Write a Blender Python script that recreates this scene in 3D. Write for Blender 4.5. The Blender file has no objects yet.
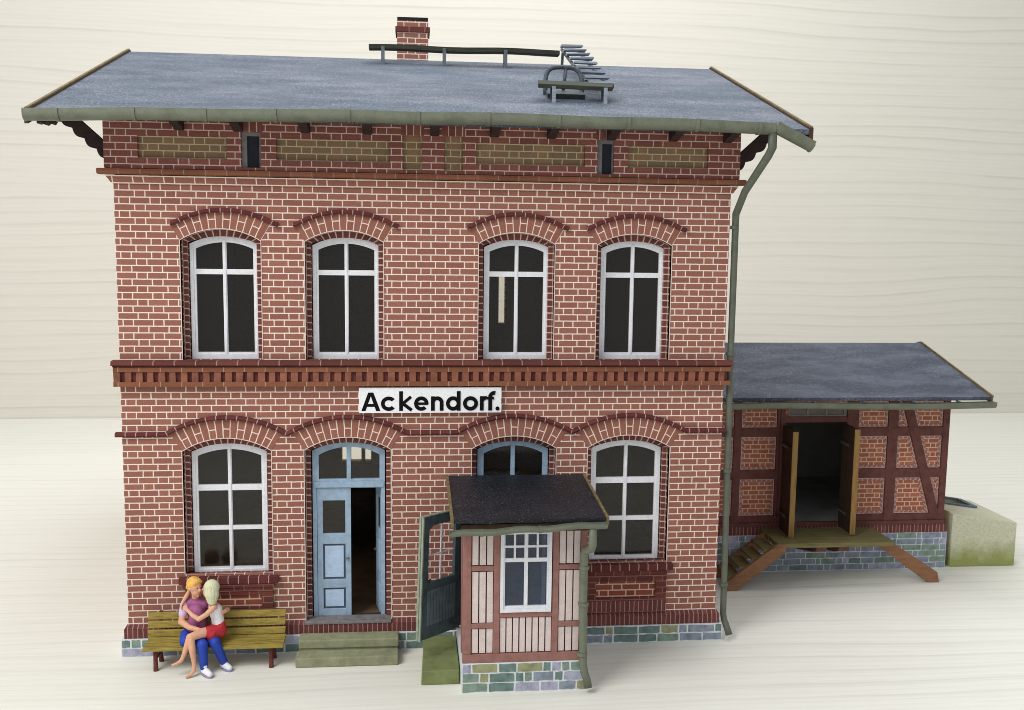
import bpy, bmesh, math, random
from math import sin, cos, pi, radians, sqrt, atan2
from mathutils import Vector, Matrix
from mathutils.geometry import tessellate_polygon

random.seed(7)
S = bpy.context.scene
C = S.collection

# ------------------------------------------------------------------ camera
cam_d = bpy.data.cameras.new('camera')
cam = bpy.data.objects.new('camera', cam_d)
C.objects.link(cam)
S.camera = cam
cam_d.sensor_width = 36.0
cam_d.lens = 990.4 * 36.0 / 1024.0
cam_d.clip_start, cam_d.clip_end = 0.1, 400


def aim(loc, yaw, pitch, roll):
    f = Vector((sin(yaw) * cos(pitch), cos(yaw) * cos(pitch), sin(pitch)))
    r = Vector((cos(yaw), -sin(yaw), 0))
    u = r.cross(f)
    r2 = cos(roll) * r + sin(roll) * u
    u2 = -sin(roll) * r + cos(roll) * u
    m = Matrix((r2, u2, -f)).transposed().to_4x4()
    m.translation = Vector(loc)
    return m


cam.matrix_world = aim((4.6682, -16.3573, 6.9798), 0.1021, -0.1178, 0.0125)
cam_d.dof.use_dof = True
cam_d.dof.focus_distance = 16.4
cam_d.dof.aperture_fstop = 1.0
S.cycles.filter_width = 0.9

# ------------------------------------------------------------------ light
S.view_settings.view_transform = 'Standard'
S.view_settings.look = 'None'
S.view_settings.exposure = 0.0
S.view_settings.gamma = 1.0
W = bpy.data.worlds.new('World')
S.world = W
W.use_nodes = True
bg = W.node_tree.nodes['Background']
bg.inputs[0].default_value = (0.90, 0.95, 1.0, 1)
bg.inputs[1].default_value = 0.64


def area(name, loc, target, size, power, col, sy=None):
    d = bpy.data.lights.new(name, 'AREA')
    d.energy = power
    d.color = col
    d.shape = 'RECTANGLE'
    d.size = size
    d.size_y = sy or size
    o = bpy.data.objects.new(name, d)
    C.objects.link(o)
    o.location = loc
    o.rotation_euler = (Vector(target) - Vector(loc)).to_track_quat('-Z', 'Y').to_euler()
    return o


area('window_light', (-12, -15, 25), (4, 1, 3), 15, 7300, (1.0, 0.99, 0.965))
area('ceiling_light', (10, 9, 29), (10, 8.5, 0), 18, 4700, (0.97, 0.985, 1.0))


# ------------------------------------------------------------------ materials
class NT:
    def __init__(self, name):
        self.m = bpy.data.materials.new(name)
        self.m.use_nodes = True
        self.t = self.m.node_tree
        self.n = self.t.nodes
        self.bsdf = self.n['Principled BSDF']
        self.out = self.n['Material Output']

    def node(self, kind, **kw):
        n = self.n.new(kind)
        for k, v in kw.items():
            setattr(n, k, v)
        return n

    def link(self, a, b):
        self.t.links.new(a, b)

    def put(self, sock, v):
        if isinstance(v, bpy.types.NodeSocket):
            self.link(v, sock)
        else:
            sock.default_value = v

    def math(self, op, a, b=0.0, c=None):
        n = self.node('ShaderNodeMath', operation=op)
        self.put(n.inputs[0], a)
        self.put(n.inputs[1], b)
        if c is not None:
            self.put(n.inputs[2], c)
        return n.outputs[0]

    def mix(self, f, a, b, blend='MIX'):
        n = self.node('ShaderNodeMix', data_type='RGBA', blend_type=blend)
        self.put(n.inputs[0], f)
        self.put(n.inputs[6], a if isinstance(a, bpy.types.NodeSocket) else (*a, 1))
        self.put(n.inputs[7], b if isinstance(b, bpy.types.NodeSocket) else (*b, 1))
        return n.outputs[2]

    def noise(self, vec, scale, detail=3, rough=0.55):
        n = self.node('ShaderNodeTexNoise')
        self.put(n.inputs['Vector'], vec)
        n.inputs['Scale'].default_value = scale
        n.inputs['Detail'].default_value = detail
        n.inputs['Roughness'].default_value = rough
        return n.outputs[0]

    def ramp(self, f, stops):
        n = self.node('ShaderNodeValToRGB')
        cr = n.color_ramp
        while len(cr.elements) < len(stops):
            cr.elements.new(0.5)
        for e, (p, c) in zip(cr.elements, stops):
            e.position = p
            e.color = (*c, 1) if len(c) == 3 else c
        self.put(n.inputs[0], f)
        return n.outputs[0]

    def rng(self, v, a, b, c=0.0, d=1.0):
        n = self.node('ShaderNodeMapRange')
        self.put(n.inputs[0], v)
        for i, x in zip((1, 2, 3, 4), (a, b, c, d)):
            n.inputs[i].default_value = x
        return n.outputs[0]

    def uv(self):
        return self.node('ShaderNodeUVMap', uv_map='UVMap').outputs[0]

    def obj(self):
        return self.node('ShaderNodeTexCoord').outputs['Object']

    def sep(self, v):
        n = self.node('ShaderNodeSeparateXYZ')
        self.link(v, n.inputs[0])
        return n.outputs

    def comb(self, x, y, z=0.0):
        n = self.node('ShaderNodeCombineXYZ')
        for i, v in enumerate((x, y, z)):
            self.put(n.inputs[i], v)
        return n.outputs[0]

    def vmul(self, v, s):
        n = self.node('ShaderNodeVectorMath', operation='MULTIPLY')
        self.link(v, n.inputs[0])
        n.inputs[1].default_value = s
        return n.outputs[0]

    def bump(self, h, strength, dist=0.01):
        n = self.node('ShaderNodeBump')
        n.inputs['Strength'].default_value = strength
        n.inputs['Distance'].default_value = dist
        self.link(h, n.inputs['Height'])
        self.link(n.outputs[0], self.bsdf.inputs['Normal'])

    def done(self, col, rough=0.75, spec=0.3):
        self.put(self.bsdf.inputs['Base Color'], col if isinstance(col, bpy.types.NodeSocket) else (*col, 1))
        self.bsdf.inputs['Roughness'].default_value = rough
        self.bsdf.inputs['Specular IOR Level'].default_value = spec
        return self.m


def srgb(r, g, b, k=1.0):
    def f(c):
        c /= 255.0
        return (c / 12.92 if c <= 0.04045 else ((c + 0.055) / 1.055) ** 2.4) * k
    q = (f(r), f(g), f(b))
    y = 0.3 * q[0] + 0.6 * q[1] + 0.1 * q[2]
    return tuple(y + (c - y) * 0.86 for c in q)


def paint(name, col, rough=0.7, var=0.18, scale=7.0, fine=60.0, bump=0.15, spec=0.3, grain=None, stain=None):
    """matt paint on card or wood: broad mottling, fine speckle, a little relief"""
    t = NT(name)
    o = t.obj()
    if grain:
        o2 = t.vmul(o, grain)
    else:
        o2 = o
    a = t.noise(o2, scale, 4)
    b = t.noise(o2, fine, 2)
    dark = tuple(c * (1 - var * 1.6) for c in col)
    light = tuple(min(1, c * (1 + var)) for c in col)
    c1 = t.ramp(a, [(0.3, dark), (0.5, col), (0.72, light)])
    c2 = t.mix(t.rng(b, 0.35, 0.7, 0.0, 0.35), c1, tuple(c * 0.62 for c in col))
    if stain:
        s = t.rng(t.noise(o, 2.3, 5, 0.65), 0.52, 0.7)
        c2 = t.mix(t.math('MULTIPLY', s, stain[1]), c2, stain[0])
    t.bump(b, bump, 0.006)
    return t.done(c2, rough, spec)


def brickwork(name, mode, stops, mortar, P=0.475, s=0.66, h=0.1078, m=0.021, mid=0.15, uoff=0.0, voff=0.0, vmort=1.0, weather=0.25, speck=0.45, edge=None, hues=True):
    """printed brick sheet: mode flemish (header/stretcher), stack (u and v joints), voussoir (every other stone halved)"""
    t = NT(name)
    uv = t.sep(t.uv())
    base = t.comb(uv[0], uv[1])
    wob = t.math('MULTIPLY', t.math('SUBTRACT', t.noise(base, 9.0, 3), 0.5), 0.016)
    u = t.math('ADD', t.math('ADD', uv[0], uoff), wob)
    v = t.math('ADD', t.math('ADD', uv[1], voff), t.math('MULTIPLY', wob, 0.7))
    if mode == 'voussoir':
        uu = t.math('DIVIDE', u, P)
        cell = t.math('FLOOR', uu)
        fu = t.math('FRACT', uu)
        du = t.math('MULTIPLY', t.math('MINIMUM', fu, t.math('SUBTRACT', 1.0, fu)), P)
        odd = t.math('FLOORED_MODULO', cell, 2.0)
        dv = t.math('ADD', t.math('ABSOLUTE', t.math('SUBTRACT', v, mid)), t.math('MULTIPLY', t.math('SUBTRACT', 1.0, odd), 5.0))
        half = t.math('MULTIPLY', t.math('GREATER_THAN', v, mid), odd)
        ident = t.comb(cell, half, 3.0)
    else:
        row = t.math('FLOOR', t.math('DIVIDE', v, h))
        fv = t.math('FRACT', t.math('DIVIDE', v, h))
        dv = t.math('MULTIPLY', t.math('MINIMUM', fv, t.math('SUBTRACT', 1.0, fv)), h / max(vmort, 1e-3))
        if mode == 'flemish':
            uu = t.math('ADD', t.math('DIVIDE', u, P), t.math('MULTIPLY', t.math('FLOORED_MODULO', row, 2.0), 0.5))
        else:
            uu = t.math('DIVIDE', u, P)
        cell = t.math('FLOOR', uu)
        fu = t.math('FRACT', uu)
        e = t.math('MINIMUM', fu, t.math('SUBTRACT', 1.0, fu))
        if mode == 'flemish':
            e = t.math('MINIMUM', e, t.math('ABSOLUTE', t.math('SUBTRACT', fu, s)))
            part = t.math('GREATER_THAN', fu, s)
        else:
            part = 0.0
        du = t.math('MULTIPLY', e, P)
        ident = t.comb(t.math('ADD', t.math('MULTIPLY', cell, 2.0), part), row, 1.0)
    d = t.math('MINIMUM', du, dv)
    msk = t.rng(d, m * 0.5 - 0.004, m * 0.5 + 0.005, 1.0, 0.0)
    wn = t.node('ShaderNodeTexWhiteNoise', noise_dimensions='3D')
    t.link(ident, wn.inputs[0])
    col = t.ramp(wn.outputs[0], stops)
    if hues:
        # blotches of orange, mauve and olive inside each brick, as in a screened print
        k = stops[1][1]
        lum = sum(k) / 3
        for sc, of, tint, amt in ((21.0, 3.1, (1.30, 0.98, 0.66), 0.62), (17.0, 9.7, (0.96, 0.98, 1.22), 0.55), (24.0, 17.3, (0.90, 1.14, 0.80), 0.5)):
            nz = t.noise(t.comb(t.math('ADD', uv[0], of), uv[1]), sc, 2, 0.6)
            col = t.mix(t.rng(nz, 0.48, 0.68, 0.0, amt), col, tuple(c * q for c, q in zip(k, tint)))
    fine = t.noise(base, 55.0, 3, 0.7)
    col = t.mix(t.rng(fine, 0.42, 0.72, 0.0, speck), col, tuple(c * 0.45 for c in stops[0][1]))
    blot = t.noise(base, 1.3, 4)
    col = t.mix(t.rng(blot, 0.45, 0.75, 0.0, weather), col, tuple(c * 0.6 for c in stops[0][1]))
    if edge:
        ed = t.rng(d, m * 0.5, m * 0.5 + 0.014, 0.55, 0.0)
        col = t.mix(ed, col, edge)
    mcol = t.mix(t.rng(t.noise(base, 14.0, 3), 0.4, 0.75, 0.0, 0.5), mortar, tuple(c * 0.72 for c in mortar))
    col = t.mix(msk, col, mcol)
    hgt = t.math('ADD', t.math('MULTIPLY', msk, -0.6), t.math('MULTIPLY', fine, 0.35))
    t.bump(hgt, 0.35, 0.008)
    return t.done(col, 0.85, 0.2)


M = {}
MORTAR = srgb(238, 217, 202)
M['brick'] = brickwork('printed_red_brick', 'flemish', [(0.0, srgb(142, 86, 72)), (0.15, srgb(149, 92, 77)), (0.7, srgb(155, 97, 81)), (1.0, srgb(161, 103, 86))], MORTAR, m=0.0155, weather=0.15, speck=0.4)
M['brick_frieze'] = brickwork('printed_dark_red_brick', 'flemish', [(0.0, srgb(124, 68, 60)), (0.5, srgb(138, 77, 66)), (1.0, srgb(150, 86, 72))], srgb(214, 186, 172), m=0.014, voff=0.03)
M['brick_olive'] = brickwork('printed_olive_brick', 'flemish', [(0.0, srgb(128, 102, 74)), (0.5, srgb(146, 112, 78)), (1.0, srgb(158, 120, 84))], srgb(196, 184, 150), m=0.014, voff=0.03)
M['brick_panel'] = brickwork('printed_brown_brick', 'flemish', [(0.0, srgb(120, 52, 38)), (0.5, srgb(142, 66, 48)), (1.0, srgb(156, 80, 52))], srgb(205, 172, 150), m=0.02, voff=0.05)
M['brick_shed'] = brickwork('printed_orange_brick', 'flemish', [(0.0, srgb(154, 84, 58)), (0.5, srgb(174, 98, 68)), (1.0, srgb(188, 112, 80))], srgb(222, 184, 160), P=0.34, h=0.098, m=0.016)
M['border'] = brickwork('pale_border_brick', 'stack', [(0.0, srgb(150, 98, 92)), (0.5, srgb(164, 112, 104)), (1.0, srgb(178, 126, 114))], srgb(222, 190, 178), P=0.11, h=10.0, m=0.016, weather=0.3)
M['voussoir'] = brickwork('printed_arch_brick', 'voussoir', [(0.0, srgb(140, 84, 70)), (0.5, srgb(151, 93, 77)), (1.0, srgb(160, 101, 84))], MORTAR, P=0.117, mid=0.16, m=0.0135, weather=0.1)
M['jamb'] = brickwork('printed_jamb_brick', 'stack', [(0.0, srgb(108, 56, 50)), (0.5, srgb(124, 66, 57)), (1.0, srgb(138, 76, 64))], srgb(216, 190, 178), P=0.111, h=10.0, m=0.018, vmort=1)
M['soldier'] = brickwork('dark_soldier_brick', 'stack', [(0.0, srgb(100, 52, 50)), (0.5, srgb(116, 60, 56)), (1.0, srgb(128, 70, 64))], srgb(182, 142, 136), P=0.082, h=10.0, m=0.010, weather=0.3)
M['red_trim'] = brickwork('dark_red_moulding', 'stack', [(0.0, srgb(88, 38, 38)), (0.5, srgb(102, 44, 43)), (1.0, srgb(114, 56, 50))], srgb(190, 156, 148), P=0.165, h=10.0, m=0.011, weather=0.4)
M['belt_red'] = brickwork('red_band_moulding', 'stack', [(0.0, srgb(92, 46, 42)), (0.5, srgb(106, 54, 48)), (1.0, srgb(120, 64, 55))], srgb(170, 132, 122), P=0.33, h=10.0, m=0.012, weather=0.4)
M['belt_orange'] = brickwork('orange_band_moulding', 'stack', [(0.0, srgb(122, 72, 48)), (0.5, srgb(138, 82, 54)), (1.0, srgb(150, 92, 62))], srgb(176, 146, 124), P=0.33, h=10.0, m=0.009, weather=0.4)
M['cornice_brick'] = brickwork('brown_cornice_brick', 'stack', [(0.0, srgb(118, 70, 48)), (0.5, srgb(134, 80, 54)), (1.0, srgb(146, 90, 62))], srgb(160, 126, 108), P=0.33, h=10.0, m=0.009, weather=0.4)
M['lintel'] = brickwork('upright_lintel_brick', 'stack', [(0.0, srgb(124, 66, 56)), (0.5, srgb(138, 76, 64)), (1.0, srgb(148, 84, 70))], srgb(206, 178, 164), P=0.112, h=10.0, m=0.015)
M['edge_mortar'] = paint('pale_mortar_edge', srgb(216, 196, 182), 0.9, 0.08, 12)
M['apron'] = brickwork('dark_apron_brick', 'flemish', [(0.0, srgb(92, 44, 38)), (0.5, srgb(106, 52, 44)), (1.0, srgb(118, 60, 50))], srgb(150, 104, 94), m=0.010)
M['pipe'] = paint('dark_grey_green_zinc', srgb(92, 97, 82), 0.5, 0.14, 5, 50, 0.12, 0.4)
M['dentil'] = paint('orange_brown_brick', srgb(140, 80, 56), 0.85, 0.25, 5)
M['dark_red'] = paint('dark_red_brick', srgb(104, 48, 44), 0.85, 0.25, 6)
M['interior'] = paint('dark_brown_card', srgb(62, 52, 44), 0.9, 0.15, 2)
M['shed_inside'] = paint('grey_inner_card', srgb(150, 150, 146), 0.9, 0.15, 2)
M['floor_in'] = paint('brown_floor_card', srgb(122, 92, 62), 0.8, 0.2, 4)
M['white'] = paint('white_window_paint', srgb(228, 228, 233), 0.55, 0.05, 9, 40, 0.08)
M['blue'] = paint('pale_blue_door_paint', srgb(150, 176, 200), 0.6, 0.12, 8, 45, 0.12)
M['blue_panel'] = paint('light_blue_panel_paint', srgb(176, 200, 230), 0.6, 0.08, 8, 45, 0.12)
M['blue_dark'] = paint('blue_grey_recess', srgb(84, 98, 116), 0.7, 0.15, 8)
M['grey_sill'] = paint('grey_sill_paint', srgb(126, 120, 120), 0.75, 0.2, 8)
M['gutter'] = paint('grey_green_zinc', srgb(108, 113, 93), 0.5, 0.14, 5, 50, 0.12, 0.4, stain=(srgb(84, 88, 68), 0.45))
M['brown_board'] = paint('dark_brown_board', srgb(74, 52, 30), 0.75, 0.3, 6, grain=(1, 1, 1))
M['rake_edge'] = paint('yellow_brown_card_edge', srgb(122, 104, 64), 0.8, 0.35, 9)
M['bracket'] = paint('dark_bracket_wood', srgb(52, 34, 30), 0.7, 0.25, 8)
M['iron'] = paint('blue_grey_iron', srgb(92, 102, 108), 0.5, 0.25, 12)
M['hatch_iron'] = paint('dark_hatch_iron', srgb(70, 80, 88), 0.5, 0.25, 12)
M['plank_top'] = paint('mossy_dark_plank', srgb(50, 54, 40), 0.75, 0.3, 9, grain=(0.4, 3, 3))
M['tread'] = paint('weathered_grey_tread', srgb(150, 160, 172), 0.7, 0.2, 9, grain=(0.6, 4, 4))
M['chimney_cap'] = paint('black_soot', srgb(34, 30, 30), 0.9, 0.2, 9)
M['sign_white'] = paint('white_enamel', srgb(238, 238, 240), 0.35, 0.03, 4, 30, 0.03, 0.5)
M['sign_black'] = paint('black_lettering', srgb(7, 7, 10), 0.8, 0.03, 4, 30, 0.02, 0.15)
M['salmon'] = paint('salmon_timber_paint', srgb(154, 104, 94), 0.75, 0.12, 8, 60, 0.1)
M['pink'] = paint('pale_pink_board', srgb(218, 199, 192), 0.8, 0.07, 7, 60, 0.1)
M['groove'] = paint('dark_groove', srgb(66, 46, 60), 0.9, 0.1, 7)
M['slate_door'] = paint('slate_blue_door', srgb(78, 92, 98), 0.65, 0.25, 6, 40, 0.15)
M['slate_board'] = paint('slate_blue_boards', srgb(104, 118, 124), 0.65, 0.2, 6, 40, 0.15)
M['door_edge'] = paint('grey_green_door_edge', srgb(146, 156, 134), 0.65, 0.15, 8)
M['timber'] = paint('red_brown_timber', srgb(106, 58, 50), 0.75, 0.22, 6, 40, 0.15, grain=(1, 1, 1))
M['ochre'] = paint('ochre_wood', srgb(150, 112, 46), 0.7, 0.2, 7, 40, 0.15, grain=(4, 4, 0.5))
M['brown_door'] = paint('dark_brown_door_wood', srgb(70, 48, 34), 0.75, 0.2, 7, grain=(4, 4, 0.5))
M['deck'] = paint('olive_deck_wood', srgb(120, 110, 62), 0.8, 0.22, 5, 40, 0.15, grain=(0.5, 5, 5))
M['stringer'] = paint('orange_brown_stringer', srgb(142, 96, 60), 0.7, 0.18, 5, 40, 0.15, grain=(0.7, 3, 3))
M['concrete'] = paint('mossy_concrete', srgb(146, 148, 112), 0.9, 0.14, 6, 50, 0.25, stain=(srgb(104, 108, 84), 0.5))
M['concrete_edge'] = paint('grey_concrete_top', srgb(128, 132, 112), 0.9, 0.16, 6, 50, 0.25)
M['moss'] = paint('moss_green_concrete', srgb(122, 132, 76), 0.9, 0.16, 5, 50, 0.25)
M['bench_wood'] = paint('mustard_bench_paint', srgb(156, 134, 38), 0.6, 0.3, 7, 50, 0.2, grain=(0.7, 4, 4))
M['bench_iron'] = paint('red_brown_iron', srgb(104, 44, 34), 0.55, 0.2, 9)
M['skin'] = paint('painted_skin', srgb(226, 164, 128), 0.55, 0.08, 9, 40, 0.05)
M['hair_orange'] = paint('orange_hair', srgb(236, 176, 50), 0.6, 0.15, 14, 60, 0.4)
M['hair_pale'] = paint('pale_blond_hair', srgb(216, 214, 172), 0.6, 0.12, 9, 40, 0.5, grain=(6, 6, 1))
M['purple'] = paint('purple_shirt', srgb(168, 88, 142), 0.6, 0.12, 8, 40, 0.08)
M['lilac'] = paint('lilac_sleeve', srgb(214, 182, 220), 0.6, 0.08, 8)
M['jeans'] = paint('blue_jeans', srgb(26, 66, 176), 0.6, 0.18, 7, 40, 0.08)
M['white_cloth'] = paint('white_top_cloth', srgb(236, 234, 238), 0.6, 0.04, 8)
M['red_cloth'] = paint('red_skirt_cloth', srgb(198, 22, 40), 0.55, 0.14, 8)
M['sole'] = paint('lilac_grey_sole', srgb(150, 144, 176), 0.6, 0.08, 8)
M['eye'] = paint('dark_eye', srgb(40, 30, 28), 0.5, 0.1, 8)
M['lip'] = paint('lip_red', srgb(186, 96, 84), 0.5, 0.1, 8)
M['black_hole'] = paint('dark_shaft', srgb(40, 44, 52), 0.9, 0.1, 8)
M['bin_rim'] = paint('blue_grey_rim', srgb(100, 116, 132), 0.8, 0.15, 8)
M['mortar_light'] = paint('light_stone_mortar', srgb(222, 226, 228), 0.9, 0.05, 12)
for nm, c in (('st_green', (128, 150, 134)), ('st_teal', (108, 132, 126)), ('st_lilac', (170, 170, 192)), ('st_olive', (152, 152, 108)), ('st_grey', (138, 148, 164))):
    M[nm] = paint('stone_' + nm[3:], srgb(*c), 0.85, 0.22, 9, 45, 0.25)
STONES = ['mortar_light', 'st_green', 'st_teal', 'st_lilac', 'st_olive', 'st_grey']


def roofing(name, base, hi, speck_lo, speck_hi, rough, streak, sk=0.45):
    t = NT(name)
    o = t.obj()
    a = t.noise(o, 27.0, 1, 0.6)
    b = t.noise(t.vmul(o, (0.45, 1.2, 1.2)), 1.5, 5, 0.62)
    b2 = t.noise(t.vmul(o, (0.35, 0.9, 0.9)), 1.9, 4, 0.6)
    sp = t.noise(o, 38.0, 1, 0.5)
    c = t.mix(t.rng(b, 0.38, 0.64), base, hi)
    c = t.mix(t.rng(b2, 0.5, 0.68, 0.0, 0.6), c, (base[0] * 0.72, base[1] * 0.92, base[2] * 1.0))
    c = t.mix(t.rng(a, 0.36, 0.68, 0.0, 0.62), c, tuple(x * 0.45 for x in base))
    c = t.mix(t.rng(sp, speck_lo, speck_hi, 0.0, sk), c, tuple(min(1, x * 2.3 + 0.03) for x in hi))
    if streak:
        st = t.noise(t.vmul(o, (0.6, 14, 14)), 2.2, 3)
        c = t.mix(t.rng(st, 0.5, 0.75, 0, 0.55), c, tuple(x * 0.5 for x in base))
    t.bump(a, 0.5, 0.012)
    return t.done(c, rough, 0.4)


M['roof'] = roofing('blue_grey_roofing_felt', srgb(80, 91, 107), srgb(118, 123, 136), 0.60, 0.72, 0.8, False)
M['roof_shed'] = roofing('dark_blue_roofing_felt', srgb(56, 64, 82), srgb(104, 110, 127), 0.60, 0.74, 0.6, False, 0.7)
M['roof_porch'] = roofing('black_roofing_felt', srgb(18, 21, 29), srgb(34, 38, 49), 0.58, 0.72, 0.5, True, 1.0)


def laminate(name, base, dark):
    t = NT(name)
    uv = t.sep(t.uv())
    n1 = t.noise(t.comb(t.math('MULTIPLY', uv[0], 0.05), t.math('MULTIPLY', uv[1], 0.16)), 1.0, 2, 0.5)
    n2 = t.noise(t.comb(t.math('MULTIPLY', uv[0], 0.22), t.math('MULTIPLY', uv[1], 1.1)), 1.0, 3, 0.6)
    ph = t.math('ADD', t.math('ADD', t.math('MULTIPLY', uv[1], 2.2), t.math('MULTIPLY', n1, 3.4)), t.math('MULTIPLY', n2, 0.3))
    saw = t.math('FRACT', ph)
    line = t.math('MULTIPLY', t.math('POWER', saw, 6.0), t.rng(saw, 0.93, 1.0, 1.0, 0.0))
    saw2 = t.math('FRACT', t.math('MULTIPLY', ph, 2.7))
    line2 = t.math('MULTIPLY', t.math('POWER', saw2, 3.0), t.rng(saw2, 0.85, 1.0, 1.0, 0.0))
    amt = t.rng(t.noise(t.comb(t.math('MULTIPLY', uv[0], 0.10), t.math('MULTIPLY', uv[1], 1.3)), 1.0, 3), 0.35, 0.68)
    fib = t.noise(t.comb(t.math('MULTIPLY', uv[0], 0.9), t.math('MULTIPLY', uv[1], 22.0)), 1.0, 4, 0.7)
    c = t.mix(t.math('MULTIPLY', line, t.math('MULTIPLY', amt, 0.46)), base, dark)
    c = t.mix(t.math('MULTIPLY', line2, t.math('MULTIPLY', n2, 0.34)), c, srgb(186, 177, 158))
    c = t.mix(t.rng(fib, 0.45, 0.75, 0, 0.22), c, srgb(202, 194, 174))
    return t.done(c, 0.5, 0.3)


M['laminate'] = laminate('cream_wood_laminate', srgb(233, 231, 219), srgb(166, 160, 142))
M['laminate_back'] = laminate('dimmed_beige_laminate', srgb(221, 215, 202), srgb(148, 139, 122))  # table laminate in a warmer tone, darkened so the backdrop looks less lit


def glass(name, tint, d0, d1, dcol=(150, 134, 118)):
    t = NT(name)
    t.n.remove(t.bsdf)
    lw = t.node('ShaderNodeLayerWeight')
    frs = t.math('ADD', t.math('MULTIPLY', t.math('POWER', t.math('MULTIPLY', lw.outputs['Facing'], 1.0), 5.0), 0.9), 0.022)
    tr = t.node('ShaderNodeBsdfTransparent')
    tr.inputs[0].default_value = (*tint, 1)
    gl = t.node('ShaderNodeBsdfGlossy')
    gl.inputs['Roughness'].default_value = 0.12
    df = t.node('ShaderNodeBsdfDiffuse')
    df.inputs[0].default_value = (*srgb(*dcol), 1)
    dust = t.rng(t.noise(t.obj(), 24.0, 3, 0.75), 0.64, 0.8, d0, d1)
    m1 = t.node('ShaderNodeMixShader')
    t.link(dust, m1.inputs[0])
    t.link(tr.outputs[0], m1.inputs[1])
    t.link(df.outputs[0], m1.inputs[2])
    m2 = t.node('ShaderNodeMixShader')
    t.link(frs, m2.inputs[0])
    t.link(m1.outputs[0], m2.inputs[1])
    t.link(gl.outputs[0], m2.inputs[2])
    t.link(m2.outputs[0], t.out.inputs[0])
    return t.m


M['glass'] = glass('window_glass', (0.86, 0.85, 0.82), 0.022, 0.09)
M['dusty_glass'] = glass('dusty_transom_glass', (0.8, 0.82, 0.8), 0.3, 0.45)
M['blue_glass'] = glass('bluish_porch_glass', (0.8, 0.84, 0.9), 0.10, 0.25, (120, 138, 170))
M['clear_glass'] = glass('clear_door_glass', (0.96, 0.96, 0.98), 0.01, 0.06)


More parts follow.
